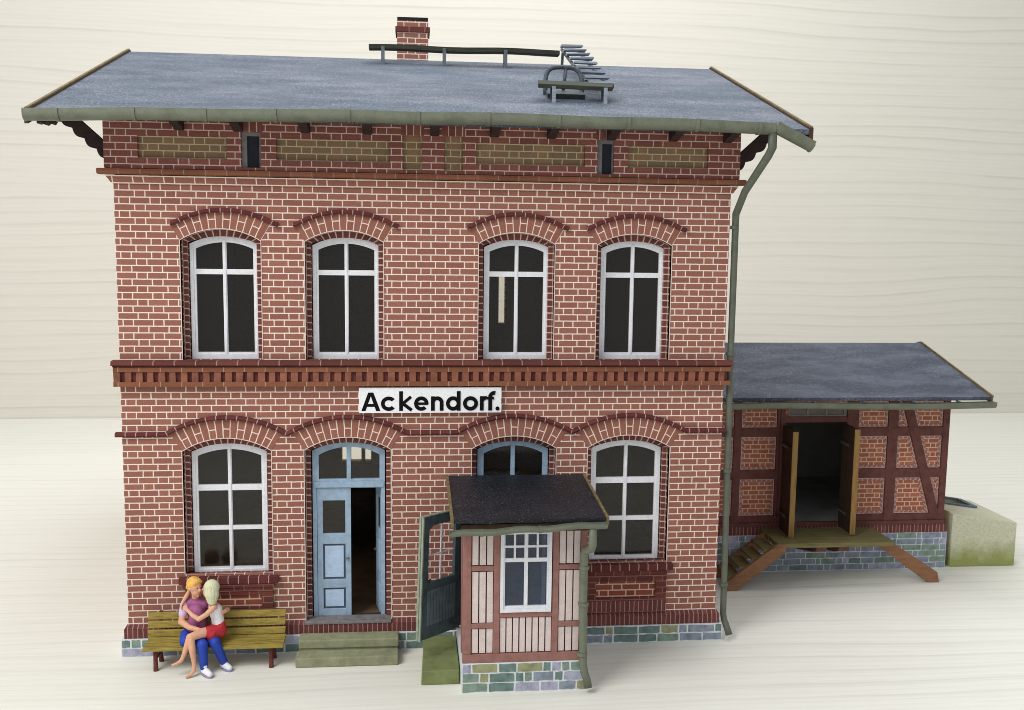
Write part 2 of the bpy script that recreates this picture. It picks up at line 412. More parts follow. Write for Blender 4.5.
# ------------------------------------------------------------------ mesh helpers
class MB:
    """collects faces of one mesh; uvs default to metres by box projection"""

    def __init__(self):
        self.v, self.f, self.uvs, self.mi = [], [], [], []

    def face(self, pts, uv=None, mi=0):
        i = len(self.v)
        self.v += [tuple(p) for p in pts]
        self.f.append(list(range(i, i + len(pts))))
        self.uvs.append(uv)
        self.mi.append(mi)

    def hexa(self, p, mi=0):
        """8 corners: 4 bottom (ccw), 4 top"""
        for q in ((3, 2, 1, 0), (4, 5, 6, 7), (0, 1, 5, 4), (1, 2, 6, 5), (2, 3, 7, 6), (3, 0, 4, 7)):
            self.face([p[k] for k in q], None, mi)

    def box(self, x0, x1, y0, y1, z0, z1, mi=0, jit=0.0):
        p = [(x0, y0, z0), (x1, y0, z0), (x1, y1, z0), (x0, y1, z0), (x0, y0, z1), (x1, y0, z1), (x1, y1, z1), (x0, y1, z1)]
        if jit:
            p = [tuple(c + random.uniform(-jit, jit) for c in q) for q in p]
        self.hexa(p, mi)
        return self

    def bar(self, a, b, w, h, up=(0, 0, 1), mi=0):
        a, b, up = Vector(a), Vector(b), Vector(up)
        d = (b - a).normalized()
        s = d.cross(up).normalized() * (w / 2)
        u = s.cross(d).normalized() * (h / 2)
        p = [a - s - u, a + s - u, b + s - u, b - s - u, a - s + u, a + s + u, b + s + u, b - s + u]
        self.hexa(p, mi)
        return self

    def prism_xz(self, poly, y0, y1, mi=0):
        n = len(poly)
        self.plate(poly, [], y0, y1, mi)
        return self

    def plate(self, outer, holes, y0, y1, mi=0, back=True):
        loops = [outer] + holes
        pts = [p for l in loops for p in l]
        tris = tessellate_polygon([[Vector((p[0], p[1], 0)) for p in l] for l in loops])
        for t in tris:
            self.face([(pts[k][0], y0, pts[k][1]) for k in t], None, mi)
            if back:
                self.face([(pts[k][0], y1, pts[k][1]) for k in reversed(t)], None, mi)
        for l in loops:
            for i in range(len(l)):
                a, b = l[i], l[(i + 1) % len(l)]
                self.face([(a[0], y0, a[1]), (b[0], y0, b[1]), (b[0], y1, b[1]), (a[0], y1, a[1])], None, mi)
        return self

    def strip(self, A, B, ya, yb, mi=0, width=None, u0=0.0):
        """quads between two xz polylines at depths ya / yb; u runs along, v across"""
        u = u0
        for i in range(len(A) - 1):
            a0, a1, b0, b1 = A[i], A[i + 1], B[i], B[i + 1]
            L = 0.5 * (math.dist(a0, a1) + math.dist(b0, b1))
            w = width or max(1e-4, math.dist((a0[0], ya, a0[1]), (b0[0], yb, b0[1])))
            self.face([(a0[0], ya, a0[1]), (a1[0], ya, a1[1]), (b1[0], yb, b1[1]), (b0[0], yb, b0[1])],
                      [(u, 0), (u + L, 0), (u + L, w), (u, w)], mi)
            u += L
        return self

    def sweep_xz(self, path, prof, mi=0, closed_prof=True):
        """sweep profile [(y, n)] along an xz path; n offsets along the path's upward normal; u along, v around"""
        rings = []
        us = [0.0]
        for i, p in enumerate(path):
            a = Vector(path[max(0, i - 1)])
            b = Vector(path[min(len(path) - 1, i + 1)])
            d = (b - a).normalized()
            nrm = Vector((-d.y, d.x))
            k = 1.0
            if 0 < i < len(path) - 1:
                d1 = (Vector(p) - a).normalized()
                k = 1.0 / max(0.5, d1.dot(d))
            rings.append([(p[0] + nrm.x * q[1] * k, q[0], p[1] + nrm.y * q[1] * k) for q in prof])
            if i:
                us.append(us[-1] + math.dist(path[i - 1], p))
        m = len(prof)
        for i in range(len(path) - 1):
            for j in range(m if closed_prof else m - 1):
                k = (j + 1) % m
                self.face([rings[i][j], rings[i][k], rings[i + 1][k], rings[i + 1][j]],
                          [(us[i], j * 0.05), (us[i], j * 0.05 + 0.05), (us[i + 1], j * 0.05 + 0.05), (us[i + 1], j * 0.05)], mi)
        if closed_prof:
            self.face(rings[0][::-1], None, mi)
            self.face(rings[-1], None, mi)
        return self

    def tube(self, pts, r, n=12, mi=0, cap=True):
        pts = [Vector(p) for p in pts]
        rs = r if isinstance(r, (list, tuple)) else [r] * len(pts)
        ref = Vector((0.13, 0.9, 0.31)).normalized()
        rings = []
        for i, p in enumerate(pts):
            a, b = pts[max(0, i - 1)], pts[min(len(pts) - 1, i + 1)]
            d = (b - a).normalized()
            s = d.cross(ref)
            if s.length < 1e-3:
                s = d.cross(Vector((1, 0, 0)))
            s.normalize()
            t = s.cross(d)
            rings.append([p + (s * cos(2 * pi * k / n) + t * sin(2 * pi * k / n)) * rs[i] for k in range(n)])
        for i in range(len(pts) - 1):
            for k in range(n):
                self.face([rings[i][k], rings[i][(k + 1) % n], rings[i + 1][(k + 1) % n], rings[i + 1][k]], None, mi)
        if cap:
            self.face(rings[0][::-1], None, mi)
            self.face(rings[-1], None, mi)
        return self

    def build(self, name, mats, parent=None, smooth=False, bevel=0.0, weld=True, loc=None):
        me = bpy.data.meshes.new(name)
        o = bpy.data.objects.new(name, me)
        C.objects.link(o)
        bm = bmesh.new()
        uvl = bm.loops.layers.uv.new('UVMap')
        off = Vector((0, 0, 0))
        if parent is not None:
            q = parent
            while q is not None:
                off += q.location
                q = q.parent
        elif loc is not None:
            off = Vector(loc)
        vs = [bm.verts.new(Vector(p) - off) for p in self.v]
        for idx, uv, mi in zip(self.f, self.uvs, self.mi):
            try:
                f = bm.faces.new([vs[k] for k in idx])
            except ValueError:
                continue
            f.material_index = mi
            f.smooth = smooth
            if uv is None:
                f.normal_update()
                nx, ny, nz = (abs(c) for c in f.normal)
                for l, k in zip(f.loops, idx):
                    x, y, z = self.v[k]
                    l[uvl].uv = (x, z) if ny >= nx and ny >= nz else ((y, z) if nx >= nz else (x, y))
            else:
                for l, c in zip(f.loops, uv):
                    l[uvl].uv = c
        if weld:
            bmesh.ops.remove_doubles(bm, verts=bm.verts, dist=1e-5)
        bmesh.ops.recalc_face_normals(bm, faces=bm.faces)
        bm.to_mesh(me)
        bm.free()
        for m in (mats if isinstance(mats, (list, tuple)) else [mats]):
            me.materials.append(M[m])
        if parent is not None:
            o.parent = parent
        elif loc is not None:
            o.location = loc
        if bevel:
            b = o.modifiers.new('bevel', 'BEVEL')
            b.width = bevel
            b.segments = 2
            b.limit_method = 'ANGLE'
            b.angle_limit = radians(40)
        return o


def thing(name, label, cat, loc=(0, 0, 0), group=None):
    o = bpy.data.objects.new(name, None)
    o.empty_display_size = 0.2
    C.objects.link(o)
    o.location = loc
    o['label'], o['category'] = label, cat
    if group:
        o['group'] = group
    return o


def pivot(name, parent, loc, rz=0.0):
    """an Empty below a thing that carries a part with its sub-parts"""
    o = bpy.data.objects.new(name, None)
    C.objects.link(o)
    o.parent = parent
    o.location = loc
    o.rotation_euler = (0, 0, rz)
    return o


def rect(x0, x1, z0, z1):
    return [(x0, z0), (x1, z0), (x1, z1), (x0, z1)]


def arc_pts(x0, x1, zs, za, n=20):
    """segmental arch from (x1,zs) over the apex za to (x0,zs)"""
    w, r = (x1 - x0) / 2, za - zs
    R = (w * w + r * r) / (2 * r)
    cx, cz = (x0 + x1) / 2, za - R
    a = math.asin(min(1, w / R))
    return [(cx + R * sin(a - 2 * a * i / n), cz + R * cos(a - 2 * a * i / n)) for i in range(n + 1)]


def arch(x0, x1, zb, zs, za, n=20):
    return [(x0, zb), (x1, zb)] + arc_pts(x0, x1, zs, za, n)


def arch_z(x, x0, x1, zs, za):
    w, r = (x1 - x0) / 2, za - zs
    R = (w * w + r * r) / (2 * r)
    return za - R + sqrt(max(0, R * R - (x - (x0 + x1) / 2) ** 2))


def arch_cell(xa, xb, za0, x0, x1, zs, za, n=8):
    """pane hole whose top follows the arch between xa and xb"""
    return [(xa, za0), (xb, za0)] + [(xb + (xa - xb) * i / n, arch_z(xb + (xa - xb) * i / n, x0, x1, zs, za)) for i in range(n + 1)]


# ------------------------------------------------------------------ setting
tb = MB()
tb.box(-46, 60, -24, 22.0, -0.6, 0.0)
t = tb.build('table', 'laminate')
t['kind'] = 'structure'
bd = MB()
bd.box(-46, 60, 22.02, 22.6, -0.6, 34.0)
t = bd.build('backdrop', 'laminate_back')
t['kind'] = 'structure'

# ------------------------------------------------------------------ station building
B = thing('station_building', 'tall two storey red brick station house with grey felt roof and open pale blue door', 'station house', (5, 4.8, 0))

UP = [1.625, 3.585, 6.405, 8.385]
LO = [1.655, 3.62, 6.40, 8.375]
UW, LW = 0.63, 0.712
DY = 0.075
U_B, U_S, U_A = 4.952, 6.875, 7.060
L_S, L_A = 3.440, 3.652
L_B = {0: 1.36, 1: 0.50, 2: 0.50, 3: 1.42}
openings = []
for c in UP:
    openings.append((c - UW, c + UW, U_B, U_S, U_A))
for i, c in enumerate(LO):
    openings.append((c - LW, c + LW, L_B[i], L_S, L_A))

w = MB()
w.plate([(0, 0.30), (10, 0.30), (10, 7.80), (0, 7.80)], [arch(*o) for o in openings], 0.0, 0.08)
w.box(0.0, 0.14, 0.08, 9.68, 0.30, 8.70)
w.box(9.86, 10.0, 0.08, 9.68, 0.30, 8.70)
w.plate([(0.14, 0.30), (9.86, 0.30), (9.86, 8.60), (0.14, 8.60)],
        [rect(2.86, 3.00, 1.10, 1.9), rect(3.09, 3.37, 1.10, 1.9), rect(3.46, 3.62, 1.10, 1.9), rect(6.94, 7.11, 4.75, 6.0)], 9.40, 9.68)
# gable triangles
for xa, xb in ((0.0, 0.14), (9.86, 10.0)):
    tri = [(0.02, 8.70), (9.66, 8.70), (4.84, 10.28)]
    for x, rev in ((xa, False), (xb, True)):
        pts = [(x, y, z) for y, z in tri]
        w.face(pts[::-1] if rev else pts)
w.build('wall', 'brick', B)

# inner lining and floors (dark card, seen through glass and the open door)
inn = MB()
inn.plate([(0.16, 0.42), (9.84, 0.42), (9.84, 8.5), (0.16, 8.5)], [arch(o[0] + 0.15, o[1] - 0.15, o[2] + (0.06 if o[2] > 0.6 else 0.0), o[3] - 0.03, o[4] - 0.16) for o in openings], 0.215 + DY, 0.245 + DY)
inn.plate(rect(0.16, 9.84, 0.42, 8.5), [rect(2.84, 3.64, 1.08, 1.92), rect(6.92, 7.13, 4.73, 6.02)], 9.362, 9.39)
inn.box(0.16, 9.84, 0.25 + DY, 9.36, 4.28, 4.36)
inn.box(0.16, 9.84, 0.25 + DY, 9.36, 8.05, 8.12)
inn.box(0.16, 0.19, 0.25 + DY, 9.36, 0.5, 8.0)
inn.box(9.81, 9.84, 0.25 + DY, 9.36, 0.5, 8.0)
inn.box(5.0, 5.06, 0.25 + DY, 9.36, 0.5, 4.27)
inn.box(5.0, 5.06, 0.25 + DY, 9.36, 4.37, 8.0)
inn.build('inner_wall', 'interior', B)
fl = MB()
fl.box(0.16, 9.84, 0.06, 9.36, 0.40, 0.448)
fl.build('inner_floor', 'floor_in', B)

# brick jamb rings and reveals, one surround for each opening
for o in openings:
    x0, x1, zb, zs, za = o
    s = 0.085
    outer = [(x1, zb), (x1, zs - 0.031)] + arc_pts(x0, x1, zs, za) + [(x0, zs - 0.031), (x0, zb)]
    inner = [(x1 - s, zb), (x1 - s, zs - 0.031)] + arc_pts(x0 + s, x1 - s, zs - 0.03, za - 0.115) + [(x0 + s, zs - 0.031), (x0 + s, zb)]
    r = MB()
    r.strip(outer, outer, 0.002, 0.08 + DY)
    r.strip(outer, inner, 0.08 + DY, 0.08 + DY)
    r.strip(inner, inner, 0.08 + DY, 0.216 + DY)
    x0, x1, zb, zs, za = o
    off = [(x1 + 0.013, zb), (x1 + 0.013, zs - 0.031)] + arc_pts(x0 - 0.013, x1 + 0.013, zs + 0.006, za + 0.014) + [(x0 - 0.013, zs - 0.031), (x0 - 0.013, zb)]
    r.strip(outer, off, -0.0085, -0.0085, mi=1)
    r.strip(off, off, -0.0085, 0.003, mi=1)
    r.strip(outer, outer, -0.0085, 0.002, mi=1)
    r.build('brick_surround', ['jamb', 'edge_mortar'], B)

# arch bricks above every opening
for k, o in enumerate(openings):
    x0, x1, zb, zs, za = o
    c = (x0 + x1) / 2
    up = k < 4
    n = 26
    a = arc_pts(x0 - 0.0, x1 + 0.0, zs, za, n)
    b = arc_pts(c - (0.80 if up else 0.90), c + (0.80 if up else 0.90), zs + (0.285 if up else 0.30), za + (0.29 if up else 0.335), n)
    r = MB()
    r.strip(a[::-1], b[::-1], -0.005, -0.005, u0=-0.5 * 1.35)
    r.strip(a, a, -0.005, 0.004)
    r.build('arch_band', 'voussoir', B)

# hood moulds over the upper windows
HPROF = [(0.02, -0.02), (-0.05, -0.02), (-0.07, 0.008), (-0.055, 0.05), (0.02, 0.056)]
for c, dc in zip(UP, (0.07, 0.03, 0.01, 0.02)):
    c += dc
    p = [(c - 0.84, 7.125), (c - 0.79, 7.135)] + arc_pts(c - 0.76, c + 0.76, 7.15, 7.345, 22)[::-1] + [(c + 0.79, 7.135), (c + 0.84, 7.125)]
    h = MB()
    h.sweep_xz(p, HPROF)
    h.build('hood_mould', 'red_trim', B)
# string course that rises over the lower openings
p = [(-0.10, 3.715)]
for i, c in enumerate(LO):
    hw = 0.93
    p += [(c - hw - 0.04, 3.715)] + arc_pts(c - hw, c + hw, 3.735, 3.985, 24)[::-1] + [(c + hw + 0.04, 3.715)]
p += [(10.06, 3.715)]
q = [p[0]]
for a in p[1:]:
    if a[0] > q[-1][0] + 0.005:
        q.append(a)
h = MB()
h.sweep_xz(q, HPROF)
h.build('string_course', 'red_trim', B)

# belt course between the storeys
m = MB()
m.sweep_xz([(-0.10, 4.85), (10.10, 4.85)], [(0.02, 0.022), (-0.15, 0.022), (-0.165, 0.04), (-0.155, 0.09), (-0.09, 0.102), (0.02, 0.102)])
m.build('belt_course', 'belt_red', B)
m = MB()
m.box(-0.075, 10.075, -0.118, 0.02, 4.768, 4.842)
m.box(-0.075, 10.075, -0.115, 0.02, 4.53, 4.605)
m.build('belt_band', 'belt_orange', B)
m = MB()
m.box(-0.03, 10.03, -0.068, 0.015, 4.60, 4.772)
m.box(-0.09, 10.09, -0.10, 0.015, 4.844, 4.874)
m.build('belt_backing', 'dark_red', B)
m = MB()
x = -0.072
while x < 9.99:
    ww = 0.094 + random.uniform(-0.01, 0.008)
    m.box(x, x + ww + 0.012, -0.108 + random.uniform(-0.006, 0.004), 0.0, 4.602, 4.768, jit=0.003)
    x += 0.1745
m.build('dentil_course', 'dentil', B, bevel=0.006)

# frieze under the eaves with its blind panels and vents
FR = [(0.41, 1.775), (2.54, 4.33), (5.705, 7.495), (8.205, 9.56)]
BL = [(4.535, 4.84), (5.19, 5.50)]
VT = [(1.995, 2.30), (7.70, 7.975)]
holes = [rect(a, b, 8.15, 8.505) for a, b in FR] + [rect(a, b, 8.03, 8.585) for a, b in BL + VT]
m = MB()
m.plate(rect(-0.105, 10.105, 7.99, 8.80), holes, -0.10, -0.02)
m.box(-0.105, 0.0, -0.02, 9.7, 7.99, 8.74)
m.box(10.0, 10.105, -0.02, 9.7, 7.99, 8.74)
m.build('frieze', 'brick_frieze', B)
for a, b in FR:
    k = MB()
    k.box(a + 0.002, b - 0.002, -0.038, -0.022, 8.152, 8.503)
    k.build('blind_panel', 'brick_olive', B)
for a, b in BL:
    k = MB()
    k.box(a + 0.002, b - 0.002, -0.036, -0.022, 8.032, 8.583)
    k.build('blind_panel', 'brick_olive', B)
for a, b in VT:
    k = MB()
    k.plate(rect(a + 0.002, b - 0.002, 8.032, 8.583), [rect(a + 0.085, b - 0.03, 8.032 + 0.002, 8.525)], -0.055, -0.03)
    v = k.build('vent_window', 'grey_sill', B)
    k = MB()
    k.box(a + 0.02, b - 0.02, -0.028, -0.022, 8.035, 8.58)
    k.build('shutter', 'black_hole', v)
# flat soldier lintels above the blind windows and vents
for a, b in BL + VT:
    k = MB()
    k.box(a - 0.03, b + 0.03, -0.106, -0.09, 8.588, 8.80)
    k.build('flat_arch', 'lintel', B)
# cornice and stepped course below
m = MB()
m.sweep_xz([(-0.20, 7.89), (10.20, 7.89)], [(0.02, 0.0), (-0.13, 0.0), (-0.18, 0.015), (-0.195, 0.05), (-0.18, 0.085), (-0.10, 0.095), (0.02, 0.095)])
m.build('cornice', 'cornice_brick', B, smooth=False)
m = MB()
m.hexa([(-0.02, -0.03, 7.755), (10.02, -0.03, 7.755), (10.02, 0.02, 7.755), (-0.02, 0.02, 7.755),
        (-0.10, -0.095, 7.88), (10.10, -0.095, 7.88), (10.10, 0.02, 7.88), (-0.10, 0.02, 7.88)])
m.build('stepped_course', 'brick', B)

# base: soldier course with sloped top, then stone plinth
m = MB()
m.hexa([(-0.055, -0.07, 0.305), (10.055, -0.07, 0.305), (10.055, 0.02, 0.305), (-0.055, 0.02, 0.305),
        (-0.055, -0.07, 0.462), (10.055, -0.07, 0.462), (10.055, 0.02, 0.462), (-0.055, 0.02, 0.462)])
for xa, xb in ((-0.055, LO[1] - 0.735), (LO[1] + 0.735, LO[2] - 0.72), (LO[2] + 0.72, 10.055)):
    m.hexa([(xa, -0.07, 0.464), (xb, -0.07, 0.464), (xb, 0.02, 0.464), (xa, 0.02, 0.464),
            (max(-0.02, xa), -0.008, 0.525), (min(10.02, xb), -0.008, 0.525), (min(10.02, xb), 0.02, 0.525), (max(-0.02, xa), 0.02, 0.525)])
m.build('base_course', 'soldier', B)


def stonework(m, x0, x1, z0, z1, yf, rows, lo, hi, depth=0.006, rag=0.010, pick=(1, 1, 2, 2, 3, 4, 5, 5), gap=0.015):
    """squared rubble: raised stones of uneven length on a mortar bed"""
    hh = (z1 - z0) / rows
    for r in range(rows):
        x = x0
        while x < x1 - 0.02:
            short = random.random() < 0.33
            L = random.uniform(lo * 0.45, lo * 0.6) if short else random.uniform(lo, hi)
            xe = min(x1, x + L)
            if x1 - xe < lo * 0.4:
                xe = x1
            g = gap
            a, b, c, d = x + g, xe - g, z0 + r * hh + g * 0.8, z0 + (r + 1) * hh - g * 0.8
            J = lambda: random.uniform(-rag, rag)
            n = 4
            top = [(b + (a - b) * i / n + J() * 0.5, d + J() * 0.8) for i in range(n + 1)]
            bot = [(a + (b - a) * i / n + J() * 0.5, c + J() * 0.8) for i in range(n + 1)]
            poly = bot + top
            m.plate(poly, [], yf - depth, yf + 0.004, mi=random.choice(pick), back=False)
            x = xe


m = MB()
m.box(-0.1, 10.1, -0.1, 9.78, 0.0, 0.303)
stonework(m, -0.1, 10.1, 0.004, 0.300, -0.1, 2, 0.32, 0.52)
m.build('stone_plinth', STONES, B)


# windows
def window(cx, hw, zb, zs, za, rows, upper):
    x0, x1 = cx - hw, cx + hw
    m = MB()
    o = arch(x0, x1, zb, zs, za)
    bw = 0.055
    m.plate(o, [arch(x0 + bw, x1 - bw, zb + 0.075, zs - 0.035, za - 0.06)], 0.135 + DY, 0.212 + DY)
    gx0, gx1 = x0 + 0.092, x1 - 0.092
    hm = 0.031
    holes = []
    zc = zb + 0.11
    levels = [zc] + [v for r in rows for v in r]
    a0, a1 = (zs - 0.075, za - 0.105)
    for i in range(0, len(levels), 2):
        last = i + 1 >= len(levels)
        for xa, xb in ((gx0, cx - hm), (cx + hm, gx1)):
            if last:
                holes.append(arch_cell(xa, xb, levels[i], gx0, gx1, a0, a1))
            else:
                holes.append(rect(xa, xb, levels[i], levels[i + 1]))
    m.plate(arch(x0 + 0.01, x1 - 0.01, zb + 0.005, zs - 0.003, za - 0.01), holes, 0.152 + DY, 0.205 + DY)
    # glazing beads of the centre post and the transom stand a little proud
    m.box(cx - 0.017, cx + 0.017, 0.138 + DY, 0.154 + DY, zb + 0.08, za - 0.07)
    wnd = m.build('window', 'white', B)
    g = MB()
    g.plate(arch(x0 + 0.05, x1 - 0.05, zb + 0.06, zs - 0.012, za - 0.05), [], 0.170 + DY, 0.178 + DY)
    g.build('pane', 'glass', wnd)
    return wnd


for c in UP:
    window(c + 0.02, 0.548, U_B - 0.008, U_S - 0.055, U_A - 0.105, [(6.33, 6.415)], True)
window(LO[0], 0.61, 1.295, L_S - 0.05, L_A - 0.12, [(2.05, 2.12), (2.725, 2.825)], False)
window(LO[3], 0.61, 1.36, L_S - 0.045, L_A - 0.115, [(2.10, 2.175), (2.765, 2.87)], False)

# sills and aprons of the two ground floor windows
for cx, zb in ((LO[0], 1.345), (LO[3], 1.42)):
    a, b = cx - 0.715, cx + 0.715
    m = MB()
    m.box(a - 0.09, b + 0.10, -0.115, 0.14 + DY, zb - 0.13, zb - 0.012)
    m.build('sill', 'red_trim', B, bevel=0.012)
    m = MB()
    m.box(a - 0.02, b + 0.02, -0.085, 0.01, zb - 0.20, zb - 0.133)
    m.box(a + 0.0, b + 0.0, -0.065, 0.01, zb - 0.27, zb - 0.203)
    ia, ib, iz0, iz1 = a + 0.19, b - 0.19, 0.79, zb - 0.34
    m.plate(rect(a, b, 0.528, zb - 0.272), [rect(ia, ib, iz0, iz1)], -0.05, 0.01)
    ap = m.build('apron', 'apron', B)
    m = MB()
    m.box(a + 0.02, b - 0.02, -0.056, -0.048, 0.545, 0.735)
    m.build('soldier_row', 'soldier', ap)
    m = MB()
    m.box(ia + 0.002, ib - 0.002, -0.012, 0.004, iz0 + 0.002, iz1 - 0.002)
    m.build('panel', 'brick_panel', ap)


# double door with arched fanlight: the frame is a part, leaves are parts with panels
def leaf_mesh(w, h, t):
    """door leaf in local xz, hinge edge at x=0, face at y=0 looking to -y"""
    m = MB()
    st = 0.075
    gl = rect(st + 0.02, w - st - 0.02, h * 0.652, h * 0.905)
    p1 = rect(st + 0.02, w - st - 0.02, h * 0.295, h * 0.57)
    p2 = rect(st + 0.02, w - st - 0.02, h * 0.065, h * 0.228)
    m.plate(rect(0, w, 0, h), [gl, p1, p2], 0.0, t)
    return m, gl, p1, p2


def door_leaf(parent, hinge, w, h, rz, mirror=False):
    pv = pivot('door_leaf', parent, hinge, rz)
    m, gl, p1, p2 = leaf_mesh(w, h, 0.05)
    if mirror:
        m.v = [(-x, y, z) for x, y, z in m.v]

    def local(mb, name, mat, bevel=0.0, par=None):
        if mirror and mb is not m:
            mb.v = [(-x, y, z) for x, y, z in mb.v]
        ob = mb.build(name, mat, None, bevel=bevel)
        ob.parent = par or pv
        return ob
    body = local(m, 'leaf_frame', 'blue', 0.006)
    for p in (p1, p2):
        k = MB()
        (a, c), (b, _), (_, d), _ = p
        k.box(a, b, 0.03, 0.045, c, d)
        k.box(a + 0.03, b - 0.03, 0.008, 0.03, c + 0.035, d - 0.035, 1)
        local(k, 'door_panel', ['blue_dark', 'blue_panel'], 0.008)
    k = MB()
    (a, c), (b, _), (_, d), _ = gl
    k.box(a, b, 0.02, 0.026, c, d)
    local(k, 'door_pane', 'glass')
    k = MB()
    k.tube([(w - 0.045, -0.035, h * 0.46), (w - 0.045, 0.0, h * 0.46)], 0.014, 8)
    k.tube([(w - 0.11, -0.035, h * 0.46), (w - 0.04, -0.035, h * 0.46)], 0.011, 8)
    local(k, 'handle', 'iron')
    return pv


for idx, c in ((1, LO[1]), (2, LO[2])):
    x0, x1 = c - 0.605, c + 0.605
    zs, za = L_S - 0.05, L_A - 0.105
    m = MB()
    g0, g1 = x0 + 0.105, x1 - 0.09
    holes = [arch_cell(g0, c - 0.035, 2.90, g0, g1, zs - 0.075, za - 0.095), arch_cell(c + 0.035, g1, 2.90, g0, g1, zs - 0.075, za - 0.095),
             rect(x0 + 0.065, x1 - 0.06, 0.475, 2.745)]
    m.plate(arch(x0, x1, 0.435, zs, za), holes, 0.13 + DY, 0.21 + DY)
    m.box(x0 + 0.02, x1 - 0.02, 0.11 + DY, 0.135 + DY, 2.76, 2.86)
    d = m.build('door_frame', 'blue', B, bevel=0.005)
    g = MB()
    g.plate([(x0 + 0.06, 2.87), (x1 - 0.06, 2.87)] + arc_pts(x0 + 0.06, x1 - 0.06, zs - 0.02, za - 0.06), [], 0.168 + DY, 0.176 + DY)
    g.build('fanlight_pane', 'glass', d)
    if idx == 1:
        door_leaf(B, (x0 + 0.07 - 5, 0.145 + DY - 4.8, 0.478), 0.565, 2.262, 0.0)
        door_leaf(B, (x1 - 0.065 - 5, 0.16 + DY - 4.8, 0.478), 0.535, 2.262, radians(-78), mirror=True)
        k = MB()
        k.box(c - 0.73, c + 0.715, -0.085, 0.14 + DY, 0.466, 0.512)
        k.build('door_sill', 'grey_sill', B, bevel=0.008)

# roof
EY, EZ, RY, RZ = -0.746, 8.759, 4.84, 10.61
sl = atan2(RZ - EZ, RY - EY)
RX0, RX1 = -0.975, 11.02


def on_roof(x, y, up=0.0):
    return (x, y - up * sin(sl), EZ + (y - EY) * math.tan(sl) + up * cos(sl))


m = MB()
th = 0.075
prof = [(EY, EZ), (RY, RZ), (2 * RY - EY, EZ)]
n = Vector((-sin(sl), cos(sl)))
top = [(y, z) for y, z in prof]
bot = [(y, z - th / cos(sl)) for y, z in prof]
nx = 16
for i in range(nx):
    xa, xb = RX0 + (RX1 - RX0) * i / nx, RX0 + (RX1 - RX0) * (i + 1) / nx
    for k in range(2):
        m.face([(xa, *top[k]), (xb, *top[k]), (xb, *top[k + 1]), (xa, *top[k + 1])])
        m.face([(xa, *bot[k]), (xa, *bot[k + 1]), (xb, *bot[k + 1]), (xb, *bot[k])])
    for k in (0, 2):
        m.face([(xa, *top[k]), (xb, *top[k]), (xb, *bot[k]), (xa, *bot[k])])
for x in (RX0, RX1):
    m.face([(x, *top[0]), (x, *top[1]), (x, *top[2]), (x, *bot[2]), (x, *bot[1]), (x, *bot[0])])
roof = m.build('roof', 'roof', B)
for x in (RX0, RX1):
    s = 1 if x > 0 else -1
    m = MB()
    for (ya, za), (yb, zb) in ((prof[0], prof[1]), (prof[2], prof[1])):
        sg = 1 if yb > ya else -1
        o = 0.035
        xo, xi = x + s * 0.045, x - s * 0.012
        x_a, x_b = min(xo, xi), max(xo, xi)
        m.hexa([(x_a, ya - sg * 0.03, za - 0.19), (x_b, ya - sg * 0.03, za - 0.19), (x_b, yb, zb - 0.17), (x_a, yb, zb - 0.17),
                (x_a, ya - sg * 0.03, za + o - 0.012), (x_b, ya - sg * 0.03, za + o - 0.012), (x_b, yb, zb + o), (x_a, yb, zb + o)])
    bb = m.build('bargeboard', 'brown_board', B)
    m = MB()
    (ya, za), (yb, zb) = prof[0], prof[1]
    m.bar((x + s * 0.02, ya - 0.02, za + 0.035), (x + s * 0.02, yb, zb + 0.045), 0.045, 0.022)
    m.build('edge_strip', 'rake_edge', bb)

# rafter ends below the gutter, gable brackets
for x in (1.06, 1.96, 3.0, 3.97, 5.04, 6.0, 6.93, 7.91, 8.95, 9.87):
    m = MB()
    pr = [(-0.62, 8.745), (-0.10, 8.80), (-0.10, 8.60), (-0.22, 8.61), (-0.32, 8.66), (-0.45, 8.655), (-0.56, 8.70)]
    ww = 0.07
    for sx in (-1, 1):
        pts = [(x + sx * ww, y, z - 0.015) for y, z in pr]
        m.face(pts if sx > 0 else pts[::-1])
    for i in range(len(pr)):
        a, b = pr[i], pr[(i + 1) % len(pr)]
        m.face([(x - ww, a[0], a[1] - 0.015), (x + ww, a[0], a[1] - 0.015), (x + ww, b[0], b[1] - 0.015), (x - ww, b[0], b[1] - 0.015)])
    m.build('rafter_end', 'bracket', B)


def scallop_bracket(x0, sgn):
    """diagonal gable strut with a scalloped lower edge"""
    a = Vector((x0, 8.36))
    b = Vector((x0 + sgn * 0.46, 8.78))
    c = Vector((x0 + sgn * 0.72, 8.78))
    d = Vector((x0, 8.14))
    low = []
    N = 4
    for i in range(N):
        p, q = c.lerp(d, i / N), c.lerp(d, (i + 1) / N)
        e = (q - p)
        nn = Vector((-e.y, e.x)).normalized() * (sgn)
        if nn.y > 0:
            nn = -nn
        for k in range(6):
            f = k / 6
            low.append(p.lerp(q, f) + nn * 0.055 * sin(pi * f))
    low.append(d)
    return [tuple(a), tuple(b)] + [tuple(v) for v in low]


for x0, sg in ((-0.105, -1), (10.105, 1)):
    m = MB()
    m.plate(scallop_bracket(x0, sg), [], 0.16, 0.28)
    m.build('gable_bracket', 'bracket', B)
    m = MB()
    xx = -0.90 if sg < 0 else 10.8
    dzp = -0.07 if sg < 0 else 0.0
    m.plate([(xx - 0.0, 8.80), (xx + 0.24, 8.80)] + [(xx + a, z + dzp) for a, z in ((0.24, 8.70), (0.21, 8.655), (0.16, 8.69), (0.11, 8.645), (0.06, 8.68), (0.0, 8.66))], [], -0.62, -0.42)
    m.build('purlin_end', 'bracket', B)

# gutter: channel with ring joints; its last length has come loose and hangs down
GY = -0.86
R0, R1 = 0.112, 0.094


